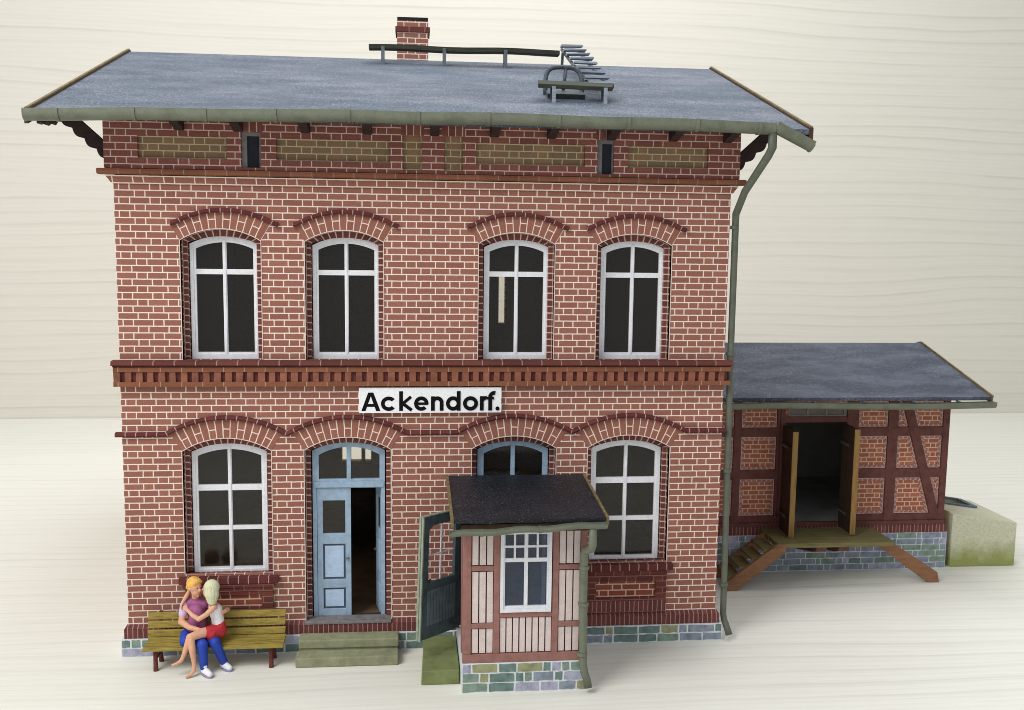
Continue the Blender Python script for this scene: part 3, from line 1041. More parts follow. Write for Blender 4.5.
def uprof(cy, ro, ri, n=12, lip=0.0):
    o = [(cy - ro, lip)] * (lip > 0) + [(cy + ro * cos(pi + pi * i / n), ro * sin(pi + pi * i / n)) for i in range(n + 1)] + [(cy + ro, lip)] * (lip > 0)
    i_ = [(cy + ri, lip)] * (lip > 0) + [(cy + ri * cos(2 * pi - pi * i / n), ri * sin(2 * pi - pi * i / n)) for i in range(n + 1)] + [(cy - ri, lip)] * (lip > 0)
    return o + i_


def gz(x):
    f = (x + 1.05) / 11.5
    return 8.715 + 0.06 * sin(pi * min(1, max(0, f))) + 0.008 * sin(x * 2.3) + 0.055 * f


m = MB()
gp = [(-0.97 + 11.35 * i / 46, gz(-0.97 + 11.35 * i / 46)) for i in range(47)]
m.sweep_xz(gp, uprof(GY, R0, R1, lip=0.062))
# end plate
m.sweep_xz([(-0.982, gp[0][1]), (-0.968, gp[0][1])], uprof(GY, R0, 0.002, lip=0.062))
gut = m.build('gutter', 'gutter', B, smooth=False)
x = -0.53
while x < 10.2:
    k = MB()
    k.sweep_xz([(x, gz(x)), (x + 0.055, gz(x + 0.055))], uprof(GY, R0 + 0.014, R0 + 0.001, lip=0.066))
    k.build('gutter_joint', 'gutter', gut)
    x += 1.055 + random.uniform(-0.05, 0.05)
k = MB()
k.sweep_xz([(10.40, 8.80), (11.02, 8.505)], uprof(GY, R0 + 0.004, R1, lip=0.05))
k.sweep_xz([(11.005, 8.512), (11.03, 8.50)], uprof(GY, R0 + 0.012, R1))
k.build('loose_gutter_end', 'gutter', B, smooth=False)['label'] = 'loose gutter end hanging down from the eaves corner'

# downpipe
m = MB()
m.tube([(10.36, GY, 8.72), (10.37, GY + 0.01, 8.45), (10.33, GY + 0.06, 8.33), (10.13, -0.32, 7.78), (10.10, 0.0, 7.42), (10.12, 0.06, 7.30), (10.125, 0.07, 5.0), (10.15, 0.07, 2.5), (10.17, 0.07, 0.42), (10.18, 0.04, 0.32), (10.215, -0.06, 0.18), (10.235, -0.11, 0.09)],
       [0.075, 0.07, 0.066, 0.062, 0.062, 0.058, 0.056, 0.055, 0.055, 0.055, 0.058, 0.062], 14)
dp = m.build('downpipe', 'pipe', B, smooth=True)
for z in (7.2, 5.05, 3.0, 0.95):
    k = MB()
    k.tube([(10.126 + (5 - z) * 0.008, 0.07, z - 0.03), (10.126 + (5 - z) * 0.008, 0.07, z + 0.03)], 0.073, 14)
    k.build('pipe_clamp', 'pipe', dp)

# chimney behind the ridge
CX0, CX1, CY0, CY1 = 4.37, 5.02, 5.1, 5.75
m = MB()
m.box(CX0, CX1, CY0, CY1, 9.9, 11.45)
ch = m.build('chimney', 'brick_panel', B)
ch.data.materials[0] = M['brick']
m = MB()
m.box(CX0 - 0.035, CX1 + 0.035, CY0 - 0.035, CY1 + 0.035, 11.22, 11.33)
m.build('chimney_band', 'belt_red', ch, bevel=0.008)
m = MB()
m.box(CX0 + 0.004, CX1 - 0.004, CY0 + 0.004, CY1 - 0.004, 11.452, 11.525)
m.build('chimney_cap', 'chimney_cap', ch)

# chimney sweep's walkway
WY = 4.36
m = MB()
for i in range(12):
    xa, xb = 3.82 + 3.86 * i / 12, 3.82 + 3.86 * (i + 1) / 12
    za, zb = 10.755 + 0.012 * sin(i * 0.9), 10.755 + 0.012 * sin((i + 1) * 0.9)
    p = [(xa, WY - 0.13, za - 0.045), (xb, WY - 0.13, zb - 0.045), (xb, WY + 0.14, zb - 0.045), (xa, WY + 0.14, za - 0.045),
         (xa, WY - 0.13, za + 0.04), (xb, WY - 0.13, zb + 0.04), (xb, WY + 0.14, zb + 0.04), (xa, WY + 0.14, za + 0.04)]
    m.hexa(p)
wk = m.build('walkway_plank', 'plank_top', B)
for x in (4.10, 5.33, 6.57):
    k = MB()
    k.box(x - 0.035, x + 0.035, WY - 0.155, WY - 0.115, on_roof(x, WY - 0.13)[2] - 0.01, 10.76)
    k.box(x - 0.028, x + 0.028, WY + 0.06, WY + 0.10, on_roof(x, WY + 0.1)[2] - 0.01, 10.71)
    k.build('walkway_post', 'iron', wk)

# ladder of boards from the walkway down to the hatch platform
la = MB()
la.bar(on_roof(7.80, 1.25, 0.18), on_roof(7.80, 4.9, 0.30), 0.045, 0.05)
la.bar(on_roof(8.14, 1.25, 0.18), on_roof(8.14, 4.9, 0.30), 0.045, 0.05)
la.bar(on_roof(7.76, 4.45, 0.0), on_roof(7.76, 4.45, 0.30), 0.05, 0.05, (1, 0, 0))
lad = la.build('roof_ladder', 'iron', B)
for i in range(9):
    y = 1.35 + 3.45 * i / 8
    k = MB()
    cx, cy, cz = on_roof(7.99, y, 0.27 + 0.11 * i / 8)
    k.box(cx - 0.225, cx + 0.225, cy - 0.10, cy + 0.10, cz - 0.018, cz + 0.018, jit=0.008)
    k.build('rung', 'tread', lad)

# hatch platform and open hatch
m = MB()
m.hexa([(6.83, 0.90, 9.535), (8.12, 0.90, 9.51), (8.21, 1.20, 9.62), (6.86, 1.20, 9.64),
        (6.83, 0.90, 9.61), (8.12, 0.90, 9.585), (8.21, 1.20, 9.695), (6.86, 1.20, 9.715)])
pf = m.build('hatch_platform', 'plank_top', B, bevel=0.008)
for x in (7.10, 8.0):
    for yy in (0.88, 1.12):
        k = MB()
        k.box(x - 0.03, x + 0.03, yy - 0.018, yy + 0.018, on_roof(x, yy)[2] - 0.01, 9.565 + (yy - 0.88) * 0.3)
        k.build('platform_post', 'tread' if yy < 1 else 'iron', pf)
hb = MB()
hx, hw_, hy = 7.37, 0.33, 1.55
zb_ = on_roof(0, hy)[2]
# open lid: round-topped iron frame standing up, with glazing bar
pts = []
for i in range(15):
    a = pi - pi * i / 14
    pts.append((hx + hw_ * (abs(cos(a)) ** 0.6) * (1 if cos(a) > 0 else -1), hy + 0.10 * sin(a), zb_ + 0.12 + 0.38 * (abs(sin(a)) ** 0.6)))
pts = [(pts[0][0], hy, zb_ - 0.01)] + pts + [(pts[-1][0], hy, zb_ - 0.01)]
hb.tube(pts, 0.04, 8)
hb.tube([(hx - 0.01, hy, zb_ + 0.1), (hx + 0.05, hy + 0.1, zb_ + 0.49)], 0.032, 8)
hb.tube([(hx - hw_, hy, zb_ + 0.18), (hx + hw_, hy, zb_ + 0.18)], 0.016, 8)
ht = hb.build('roof_hatch', 'hatch_iron', B, smooth=True)
k = MB()
a, b = on_roof(7.05, 1.25, 0.0), on_roof(7.70, 1.75, 0.0)
k.hexa([on_roof(7.04, 1.22, -0.01), on_roof(7.70, 1.22, -0.01), on_roof(7.70, 1.72, -0.01), on_roof(7.04, 1.72, -0.01),
        on_roof(7.04, 1.22, 0.08), on_roof(7.70, 1.22, 0.08), on_roof(7.70, 1.72, 0.08), on_roof(7.04, 1.72, 0.08)])
k.build('hatch_curb', 'hatch_iron', ht)

# ------------------------------------------------------------------ name sign
SG = thing('name_sign', 'white station name board with black lettering above the open door', 'sign', (4.99, -0.05, 4.29))
m = MB()
m.box(3.812, 6.165, -0.085, -0.002, 4.078, 4.50)
m.build('board', 'sign_white', SG)
L = MB()
ydep = [-0.0905]
BASE, XH, CAP, ASC, T = 4.112, 4.353, 4.420, 4.440, 0.062
PXU = 345.3


def X(zx):
    return 3.800 + (zx - 105) / PXU * 1.006


def poly(p):
    ydep[0] -= 0.0006
    L.plate(p, [], ydep[0] + 0.0035, -0.0845)


def stroke(a, b, t=T):
    a, b = Vector(a), Vector(b)
    d = (b - a).normalized()
    s = Vector((-d.y, d.x)) * t / 2
    poly([tuple(a - s), tuple(b - s), tuple(b + s), tuple(a + s)])


def vbar(x0, z0, z1, t=T):
    poly(rect(x0, x0 + t, z0, z1))


def ring(cx, cz, rx, rz, a0, a1, t=T):
    n = 28
    o = [(cx + rx * cos(radians(a0 + (a1 - a0) * i / n)), cz + rz * sin(radians(a0 + (a1 - a0) * i / n))) for i in range(n + 1)]
    q = [(cx + (rx - t) * cos(radians(a0 + (a1 - a0) * i / n)), cz + (rz - t) * sin(radians(a0 + (a1 - a0) * i / n))) for i in range(n + 1)]
    poly(o + q[::-1])


zc, rz = (BASE + XH) / 2, (XH - BASE) / 2
# A
ax0, ax1 = X(122), X(229)
am = (ax0 + ax1) / 2
poly([(ax0, BASE), (ax0 + 0.069, BASE), (am + 0.022, CAP), (am - 0.042, CAP)])
poly([(ax1 - 0.069, BASE), (ax1, BASE), (am + 0.042, CAP), (am - 0.022, CAP)])
poly(rect(ax0 + 0.07, ax1 - 0.07, BASE + 0.07, BASE + 0.118))
ring((X(232) + X(320)) / 2, zc, (X(320) - X(232)) / 2, rz, 40, 320)                      # c
vbar(X(335), BASE, ASC)                                                                # k
stroke((X(335) + T * 0.7, zc - 0.012), (X(402), XH - 0.005), 0.05)
stroke((X(352), zc + 0.01), (X(406), BASE + 0.01), 0.055)
cx, rx = (X(419) + X(501)) / 2, (X(501) - X(419)) / 2
ring(cx, zc, rx, rz, 0, 316)                                                           # e
poly(rect(cx - rx + 0.02, cx + rx - 0.004, zc - 0.022, zc + 0.02))
vbar(X(515), BASE, XH)                                                                 # n
cx, rx = (X(515) + X(586)) / 2, (X(586) - X(515)) / 2
ring(cx, XH - rx, rx, rx, 0, 165)
vbar(X(586) - T, BASE, XH - rx + 0.003)
ring((X(600) + X(682)) / 2, zc, (X(682) - X(600)) / 2, rz, 0, 360)                       # d
vbar(X(682) - T * 0.95, BASE, ASC)
ring((X(697) + X(783)) / 2, zc, (X(783) - X(697)) / 2, rz, 0, 360)                       # o
vbar(X(794), BASE, XH)                                                                 # r
ring(X(794) + 0.098, XH - 0.088, 0.09, 0.09, 80, 165)
vbar(X(842), BASE, ASC - 0.07)                                                         # f
ring(X(842) + 0.1, ASC - 0.1, 0.1, 0.1, 78, 180)
poly(rect(X(832), X(874), XH - 0.055, XH - 0.012))
n = 18
poly([(X(895) + 0.034 * cos(2 * pi * i / n), BASE + 0.033 + 0.034 * sin(2 * pi * i / n)) for i in range(n)])
L.build('lettering', 'sign_black', SG)

# ------------------------------------------------------------------ entrance porch
PO = thing('entrance_porch', 'small pink boarded porch with black felt roof and its side door open', 'porch', (6.4, -0.9, 0))
PX0, PX1, PY, PZ = 5.45, 7.36, -1.80, 0.47
m = MB()
m.box(PX0 - 0.01, PX1 + 0.02, PY - 0.02, -0.12, 0.0, PZ)
stonework(m, PX0 - 0.01, PX1 + 0.02, 0.004, PZ - 0.004, PY - 0.02, 3, 0.26, 0.42)
m.build('stone_plinth', STONES, PO)
# boarded walls: front with window opening, closed right wall, left wall with doorway
m = MB()
m.plate(rect(PX0 + 0.02, PX1 - 0.02, PZ + 0.002, 2.66), [rect(6.07, 6.76, 1.32, 2.52)], PY + 0.045, PY + 0.08)
m.box(PX1 - 0.055, PX1 - 0.02, PY + 0.082, -0.005, PZ + 0.002, 2.70)
m.box(PX0 + 0.02, PX0 + 0.055, PY + 0.082, -1.55, PZ + 0.002, 2.70)
m.box(PX0 + 0.02, PX0 + 0.055, -0.28, -0.005, PZ + 0.002, 2.70)
m.box(PX0 + 0.02, PX0 + 0.055, -1.55, -0.28, 2.58, 2.70)
m.build('wall', 'groove', PO)


def boards(x0, x1, z0, z1, n):
    k = MB()
    ww = (x1 - x0) / n
    for i in range(n):
        k.box(x0 + i * ww + 0.010, x0 + (i + 1) * ww - 0.010, PY + 0.022, PY + 0.046, z0 + 0.012, z1 - 0.012, jit=0.002)
    return k


for x0, x1, n in ((5.585, 5.925, 3), (6.925, 7.265, 3)):
    for z0, z1 in ((0.61, 1.02), (1.095, 1.925), (2.01, 2.60)):
        boards(x0, x1, z0, z1, n).build('board_panel', 'pink', PO)
boards(6.02, 6.83, 0.61, 1.185, 8).build('board_panel', 'pink', PO)
m = MB()
yf, yb = PY + 0.0, PY + 0.046
for a, b in ((PX0, PX0 + 0.13), (5.925, 6.02), (6.83, 6.925), (PX1 - 0.095, PX1)):
    m.box(a, b, yf, yb, 0.61, 2.60)
m.box(PX0, PX1, yf - 0.006, yb, PZ + 0.003, 0.608)
m.box(PX0, PX1, yf, yb, 2.602, 2.68)
for a, b in ((PX0 + 0.132, 5.923), (6.927, PX1 - 0.097)):
    for z in (1.02, 1.93):
        m.box(a, b, yf + 0.004, yb, z, z + 0.078)
m.box(6.022, 6.828, yf + 0.004, yb, 1.185, 1.262)
m.build('timber_frame', 'salmon', PO, bevel=0.006)
for ya, yb2 in ((-1.72, -1.57), (-0.27, -0.12)):
    m = MB()
    m.box(PX0 - 0.015, PX0 + 0.018, ya, yb2, 0.61, 2.60)
    m.build('door_post', 'salmon', PO)
# porch window
m = MB()
a, b, z0, z1 = 6.035, 6.80, 1.285, 2.56
c = (a + b) / 2
hm = 0.028
holes = [rect(a + 0.06, c - hm, z0 + 0.085, 2.065), rect(c + hm, b - 0.06, z0 + 0.085, 2.065)]
for xa, xb in ((a + 0.06, c - hm), (c + hm, b - 0.06)):
    mx = (xa + xb) / 2
    for za_, zb_2 in ((2.125, 2.29), (2.325, 2.50)):
        holes += [rect(xa, mx - 0.016, za_, zb_2), rect(mx + 0.016, xb, za_, zb_2)]
m.plate(rect(a, b, z0, z1), holes, PY - 0.002, PY + 0.044)
m.plate(rect(a - 0.012, b + 0.012, z0 - 0.012, z1), [rect(a + 0.035, b - 0.035, z0 + 0.04, z1 - 0.03)], PY - 0.022, PY - 0.003)
pw = m.build('window', 'white', PO)
g = MB()
g.box(a + 0.05, b - 0.05, PY + 0.02, PY + 0.026, z0 + 0.06, z1 - 0.04)
g.build('pane', 'blue_glass', pw)
# boarded right side wall of the porch
m = MB()
for i in range(10):
    y0 = PY + 0.06 + i * 0.168
    m.box(PX1 - 0.021, PX1 - 0.004, y0 + 0.008, y0 + 0.160, 0.61, 2.66)
m.build('board_panel', 'pink', PO)
# interior of the porch and the doorway frame on its left side
m = MB()
m.box(PX0 + 0.06, PX1 - 0.06, PY + 0.09, -0.01, PZ + 0.001, PZ + 0.03)
m.build('inner_floor', 'floor_in', PO)
# side door, swung open
DW, DH = 0.93, 2.02
dpv = pivot('door', PO, (PX0 - 0.02 - 6.4, -0.36 + 0.9, 0.49), atan2(-0.65, -0.65))
m = MB()
gl = [(0.17, 0.93), (0.80, 0.93), (0.80, 1.78), (0.70, 1.86), (0.25, 1.86), (0.17, 1.78)]
m.plate(rect(0, DW, 0, DH), [gl], 0.0, 0.06)
d = m.build('door_leaf', 'slate_door', None, bevel=0.008)
d.parent = dpv
for sy in (-0.008, 0.06):
    m = MB()
    for i in range(9):
        m.box(0.14 + i * 0.075, 0.14 + i * 0.075 + 0.055, sy, sy + 0.008, 0.22, 0.80)
    d = m.build('board_panel', 'slate_board', None)
    d.parent = dpv
m = MB()
m.box(DW + 0.0015, DW + 0.034, -0.012, 0.03, 0.0, DH)
m.box(DW + 0.0015, DW + 0.026, 0.036, 0.075, 0.0, DH)
m.box(-0.0, DW + 0.02, -0.004, 0.064, DH + 0.002, DH + 0.02)
d = m.build('edge_strip', 'door_edge', None)
d.parent = dpv
m = MB()
m.box(0.475, 0.497, 0.018, 0.042, 0.93, 1.86)
m.box(0.17, 0.80, 0.02, 0.04, 1.36, 1.38)
d = m.build('glazing_bar', 'white', None)
d.parent = dpv
m = MB()
m.box(0.16, 0.81, 0.027, 0.031, 0.92, 1.87)
d = m.build('pane', 'clear_glass', None)
d.parent = dpv
m = MB()
for yy in (-0.05, 0.08):
    m.tube([(DW - 0.07, 0.03, 0.98), (DW - 0.07, yy, 0.98), (DW - 0.17, yy, 0.98)], 0.017, 8)
d = m.build('handle', 'brown_board', None)
d.parent = dpv
dpv.rotation_euler[1] = radians(-2.4)
# porch roof
m = MB()
x0, x1 = 5.295, 7.575
zb_, zf = 2.985, 2.835
nn = 14
zt = lambda x: zb_ + (0.03 if 5.75 < x < 7.05 else 0.0)
for i in range(nn):
    xa, xb = x0 + (x1 - x0) * i / nn, x0 + (x1 - x0) * (i + 1) / nn
    f0 = 0.006 * sin(i * 1.7)
    f1 = 0.006 * sin((i + 1) * 1.7)
    m.hexa([(xa, -2.14, zf - 0.06 + f0), (xb, -2.14, zf - 0.06 + f1), (xb, 0.0 - 0.004, zb_ - 0.06), (xa, 0.0 - 0.004, zb_ - 0.06),
            (xa, -2.14, zf + f0), (xb, -2.14, zf + f1), (xb, 0.0 - 0.004, zb_), (xa, 0.0 - 0.004, zb_)])
pr = m.build('roof', 'roof_porch', PO)
for x in (x0 - 0.022, x1 + 0.022):
    m = MB()
    m.bar((x, -2.16, zf - 0.045), (x, -0.006, zb_ - 0.035), 0.038, 0.12)
    m.build('bargeboard', 'rake_edge', pr)
m = MB()
m.box(PX0 - 0.04, PX1 + 0.06, -2.06, -1.99, 2.62, 2.74)
m.build('wall_plate', 'brown_board', PO)
m = MB()
gpp = [(5.235 + 2.33 * i / 16, 2.675 + 0.105 * i / 16 + 0.012 * sin(i * 1.1)) for i in range(17)]
m.sweep_xz(gpp, uprof(-2.22, 0.078, 0.062))
m.sweep_xz([(5.225, 2.675), (5.237, 2.675)], uprof(-2.22, 0.078, 0.002))
m.sweep_xz([(7.563, 2.78), (7.575, 2.78)], uprof(-2.22, 0.078, 0.002))
g = m.build('gutter', 'gutter', PO)
for i in (3, 9):
    k = MB()
    k.sweep_xz([gpp[i], gpp[i + 1]][:1] + [(gpp[i][0] + 0.05, gpp[i][1] + 0.003)], uprof(-2.22, 0.09, 0.079))
    k.build('gutter_joint', 'gutter', g)
m = MB()
m.tube([(7.36, -2.22, 2.70), (7.36, -2.215, 2.44), (7.35, -2.18, 2.37), (7.30, -1.97, 2.29), (7.29, -1.92, 2.20), (7.29, -1.91, 1.3), (7.31, -1.91, 0.46), (7.33, -1.92, 0.33), (7.375, -1.93, 0.20), (7.39, -1.96, 0.09)],
       [0.062, 0.062, 0.062, 0.062, 0.066, 0.064, 0.062, 0.062, 0.06, 0.066], 12)
g = m.build('downpipe', 'gutter', PO, smooth=True)
for z in (2.0, 1.42, 0.62):
    k = MB()
    k.tube([(7.295, -1.91, z - 0.025), (7.295, -1.91, z + 0.025)], 0.082, 12)
    k.build('pipe_clamp', 'gutter', g)

# ------------------------------------------------------------------ steps in front of the doors
ST = thing('front_steps', 'two mossy concrete steps below the pale blue double door', 'steps', (3.64, -0.45, 0))
m = MB()
m.box(2.80, 4.455, -0.735, -0.41, 0.0, 0.165, 0, 0.004)
m.build('lower_step', ['concrete'], ST, bevel=0.018)
m = MB()
m.box(2.83, 4.45, -0.409, -0.118, 0.0, 0.19, 0, 0.002)
m.box(2.82, 4.46, -0.435, -0.118, 0.192, 0.34, 0, 0.004)
m.build('upper_step', ['concrete'], ST, bevel=0.018)
m = MB()
m.hexa([(4.825, -1.505, 0.0), (5.425, -1.505, 0.0), (5.425, -0.14, 0.0), (4.87, -0.14, 0.0),
        (4.835, -1.50, 0.235), (5.425, -1.50, 0.235), (5.425, -0.14, 0.24), (4.88, -0.14, 0.24)])
o = m.build('stone_step', 'moss', None, bevel=0.016, loc=(5.1, -0.8, 0))
o['label'], o['category'] = 'long moss green step slab below the open side door of the porch', 'step'

# ------------------------------------------------------------------ goods shed
GS = thing('goods_shed', 'low half timbered brick goods shed with open double doors and dark felt roof', 'goods shed', (13.6, 5.5, 0))
GY0 = 3.374
GX0, GX1, GYB = 10.45, 16.07, 7.6
m = MB()
m.box(GX0, GX1 + 0.095, GY0 - 0.02, GYB, 0.0, 0.80)
stonework(m, GX0, GX1 + 0.095, 0.004, 0.797, GY0 - 0.02, 6, 0.24, 0.46, rag=0.007, pick=(5, 5, 5, 1, 2, 3, 5), gap=0.011)
m.build('stone_plinth', STONES, GS)
m = MB()
m.box(GX0, GX1 + 0.07, GY0 - 0.03, GYB, 0.803, 0.985)
m.build('base_course', 'soldier', GS)
DX0, DX1 = 12.46, 13.80
m = MB()
m.plate(rect(GX0, GX1 - 0.01, 0.99, 3.80), [rect(DX0, DX1, 0.99 + 0.002, 3.22), rect(DX0 + 0.05, DX1 - 0.02, 3.34, 3.58)], GY0 + 0.02, GY0 + 0.07)
m.box(GX1 - 0.06, GX1 - 0.01, GY0 + 0.072, GYB, 0.99, 3.80)
m.build('wall', 'brick_shed', GS)
m = MB()
# interior: floor, back and side walls
m.box(GX0, GX1 - 0.07, GY0 + 0.075, GYB - 0.05, 0.99, 1.0)
m.box(GX0 + 0.02, GX1 - 0.07, GYB - 0.055, GYB, 0.97, 3.8)
m.box(GX0, GX0 + 0.018, GY0 + 0.075, GYB - 0.05, 1.002, 3.8)
m.build('inner_wall', 'shed_inside', GS)
m = MB()
yf, yb = GY0 - 0.022, GY0 + 0.018


def post(xa, xb, za, zb, dy=0.0):
    m.box(xa, xb, yf + dy, yb, za, zb)


post(GX0, GX1, 0.988, 1.075, -0.03)
for xa, xb in ((11.36, 11.52), (12.28, 12.34), (14.71, 14.93), (15.93, GX1), (DX0 - 0.11, DX0 - 0.005), (DX1, 14.055)):
    post(xa, xb, 1.077, 3.80)
for xa, xb in ((GX0, 11.358), (11.522, 12.278), (14.057, 14.708), (14.932, 15.928)):
    post(xa, xb, 1.078, 1.215, 0.003)
    post(xa, xb, 2.01, 2.205, 0.003)
    post(xa, xb, 2.915, 3.10, 0.003)
    post(xa, xb, 3.66, 3.80, 0.003)
post(DX0 - 0.003, DX1 - 0.002, 3.215, 3.335, 0.003)
m.plate([(14.955, 3.795), (15.16, 3.795), (15.945, 1.22), (15.74, 1.22)], [], yf - 0.006, yb - 0.005)
m.build('timber_frame', 'timber', GS)


def inset(p, d):
    n, out = len(p), []
    for i in range(n):
        a, b, c = Vector(p[i - 1]), Vector(p[i]), Vector(p[(i + 1) % n])
        e, f = (b - a).normalized(), (c - b).normalized()
        n1, n2 = Vector((-e.y, e.x)), Vector((-f.y, f.x))
        h = (n1 + n2).normalized()
        out.append(tuple(b + h * d / max(0.25, h.dot(n1))))
    return out


dgx = lambda z, o: 14.955 + o + (3.795 - z) * 0.785 / 2.575
PAN = []
for z0, z1 in ((1.215, 2.01), (2.205, 2.915), (3.10, 3.66)):
    PAN += [rect(10.9, 11.36, z0, z1), rect(11.52, 12.28, z0, z1), rect(14.055, 14.71, z0, z1),
            [(14.93, z0), (dgx(z0, 0) - 0.005, z0), (dgx(z1, 0) - 0.005, z1), (14.93, z1)],
            [(dgx(z0, 0.205) + 0.005, z0), (15.93, z0), (15.93, z1), (dgx(z1, 0.205) + 0.005, z1)] if z0 > 2 else
            [(15.93, z0 + 0.10), (15.93, z1), (dgx(z1, 0.205) + 0.005, z1)]]
for p in PAN:
    p = inset(p, 0.012)
    q = inset(p, 0.055)
    k = MB()
    k.strip(p + p[:1], q + q[:1], GY0 + 0.012, GY0 + 0.012, width=0.05)
    k.strip(p + p[:1], p + p[:1], GY0 + 0.019, GY0 + 0.012)
    k.build('infill_border', 'border', GS)
k = MB()
k.plate(rect(DX0 + 0.052, DX1 - 0.022, 3.342, 3.578), [rect(DX0 + 0.09 + i * 0.405, DX0 + 0.455 + i * 0.405, 3.37, 3.56) for i in range(3)], GY0 + 0.0, GY0 + 0.03)
tw = k.build('transom_window', 'grey_sill', GS)
k = MB()
k.box(DX0 + 0.08, DX1 - 0.05, GY0 + 0.014, GY0 + 0.018, 3.36, 3.56)
k.build('pane', 'dusty_glass', tw)


def shed_door(hx, ang, dz):
    """plank leaf hinged on the front wall, ochre edge"""
    pv = pivot('door', GS, (hx - 13.6, GY0 - 0.03 - 5.5, 0.995 + dz), ang)
    wd, hh, tt = 0.68, 2.2, 0.085
    q = MB()
    for i in range(5):
        q.box(i * wd / 5 + 0.003, (i + 1) * wd / 5 - 0.003, 0, tt * 0.75, 0, hh)
    q.box(0.02, wd - 0.02, -0.025, 0.0, 0.3, 0.42)
    q.box(0.02, wd - 0.02, -0.025, 0.0, 1.75, 1.87)
    o = q.build('door_leaf', 'brown_door', None)
    o.parent = pv
    q = MB()
    q.box(wd, wd + 0.02, -0.03, tt, 0, hh)
    o = q.build('door_edge', 'ochre', None, bevel=0.006)
    o.parent = pv
    for z in (0.34, 1.79):
        q = MB()
        q.box(0.0, 0.42, -0.034, -0.026, z, z + 0.04)
        o = q.build('hinge', 'iron', None)
        o.parent = pv


shed_door(12.41, radians(-93), -0.04)
shed_door(13.70, radians(-92), 0.0)
# roof
SE_Y, SE_Z, SR_Y, SR_Z, SX1 = 2.57, 3.868, 5.53, 4.665, 16.47
m = MB()
th = 0.07
for (ya, za), (yb_, zb_2) in (((SE_Y, SE_Z), (SR_Y, SR_Z)), ((SR_Y, SR_Z), (2 * SR_Y - SE_Y, SE_Z))):
    for i in range(6):
        xa, xb = 10.42 + (SX1 - 10.42) * i / 6, 10.42 + (SX1 - 10.42) * (i + 1) / 6
        m.hexa([(xa, ya, za - th), (xb, ya, za - th), (xb, yb_, zb_2 - th), (xa, yb_, zb_2 - th), (xa, ya, za), (xb, ya, za), (xb, yb_, zb_2), (xa, yb_, zb_2)])
sr = m.build('roof', 'roof_shed', GS)
m = MB()
m.bar((SX1 + 0.02, SE_Y - 0.01, SE_Z - 0.05), (SX1 + 0.02, SR_Y, SR_Z - 0.05), 0.036, 0.17)
m.bar((SX1 + 0.02, 2 * SR_Y - SE_Y + 0.01, SE_Z - 0.05), (SX1 + 0.02, SR_Y, SR_Z - 0.05), 0.036, 0.17)
o = m.build('bargeboard', 'rake_edge', sr)
# gable end
m = MB()
pts = [(GX1 - 0.02, GY0 + 0.03, 3.80), (GX1 - 0.02, GYB, 3.80), (GX1 - 0.02, SR_Y, 4.56)]
m.face(pts)
m.face([(x - 0.05, y, z) for x, y, z in pts[::-1]])
m.build('gable', 'timber', GS)
m = MB()
sg = [(10.55 + 5.95 * i / 40, 3.705 + 0.018 * sin(i * 0.16 + 0.4) + 0.022 * min(1, i / 12)) for i in range(41)]
m.sweep_xz(sg, uprof(2.49, 0.085, 0.07, lip=0.045))
m.sweep_xz([(16.498, sg[-1][1]), (16.51, sg[-1][1])], uprof(2.49, 0.085, 0.002, lip=0.045))
g = m.build('gutter', 'gutter', GS)
for x in (11.6, 12.7, 13.75, 14.8, 15.75):
    k = MB()
    k.box(x - 0.02, x + 0.02, 2.48, 2.60, 3.77, 3.795)
    k.build('gutter_hanger', 'iron', g)

# ------------------------------------------------------------------ loading dock of the shed
LD = thing('loading_dock', 'small olive plank loading platform with wooden side stairs below the shed doors', 'loading platform', (13.2, 2.8, 0))
m = MB()
for i in range(6):
    ya, yb_ = 2.27 + i * 0.178, 2.27 + (i + 1) * 0.178 - 0.006
    m.box(12.0 - 0.02 * (i % 2), 14.42 + 0.015 * (i % 2), ya, yb_, 0.86, 0.95)
m.build('deck', 'deck', LD)
for x in (12.80, 13.27):
    m = MB()
    for sx in (0,):
        pr = [(2.29, 0.857), (3.34, 0.857), (3.34, 0.50), (2.50, 0.70), (2.30, 0.77)]
        pa = [(x, y, z) for y, z in pr]
        pb = [(x + 0.22, y, z) for y, z in pr]
        m.face(pa[::-1])
        m.face(pb)
        for i in range(5):
            j = (i + 1) % 5
            m.face([pa[i], pa[j], pb[j], pb[i]])
    m.build('deck_brace', 'timber', LD)
fs = pivot('side_stair', LD, (0, 0, 0))
for y in (2.25, 3.05):
    m = MB()
    m.plate([(12.15, 0.93), (11.98, 0.945), (10.92, 0.16), (10.98, 0.0), (11.16, 0.0), (12.15, 0.78)], [], y, y + 0.08)
    m.build('stringer', 'stringer', fs)
for i in range(4):
    f = (i + 0.6) / 4.2
    x, z = 12.0 - 1.0 * f, 0.90 - 0.74 * f
    m = MB()
    m.box(x - 0.15, x + 0.13, 2.332, 3.048, z - 0.02, z + 0.03, jit=0.006)
    m.build('tread', 'deck', fs)
ra = pivot('side_ramp', LD, (0, 0, 0))
m = MB()
m.plate([(14.28, 0.90), (14.42, 0.855), (14.60, 0.80), (15.50, 0.22), (15.55, 0.0), (15.36, 0.0), (15.22, 0.06), (14.22, 0.78)], [], 2.47, 2.56)
m.build('stringer', 'stringer', ra)

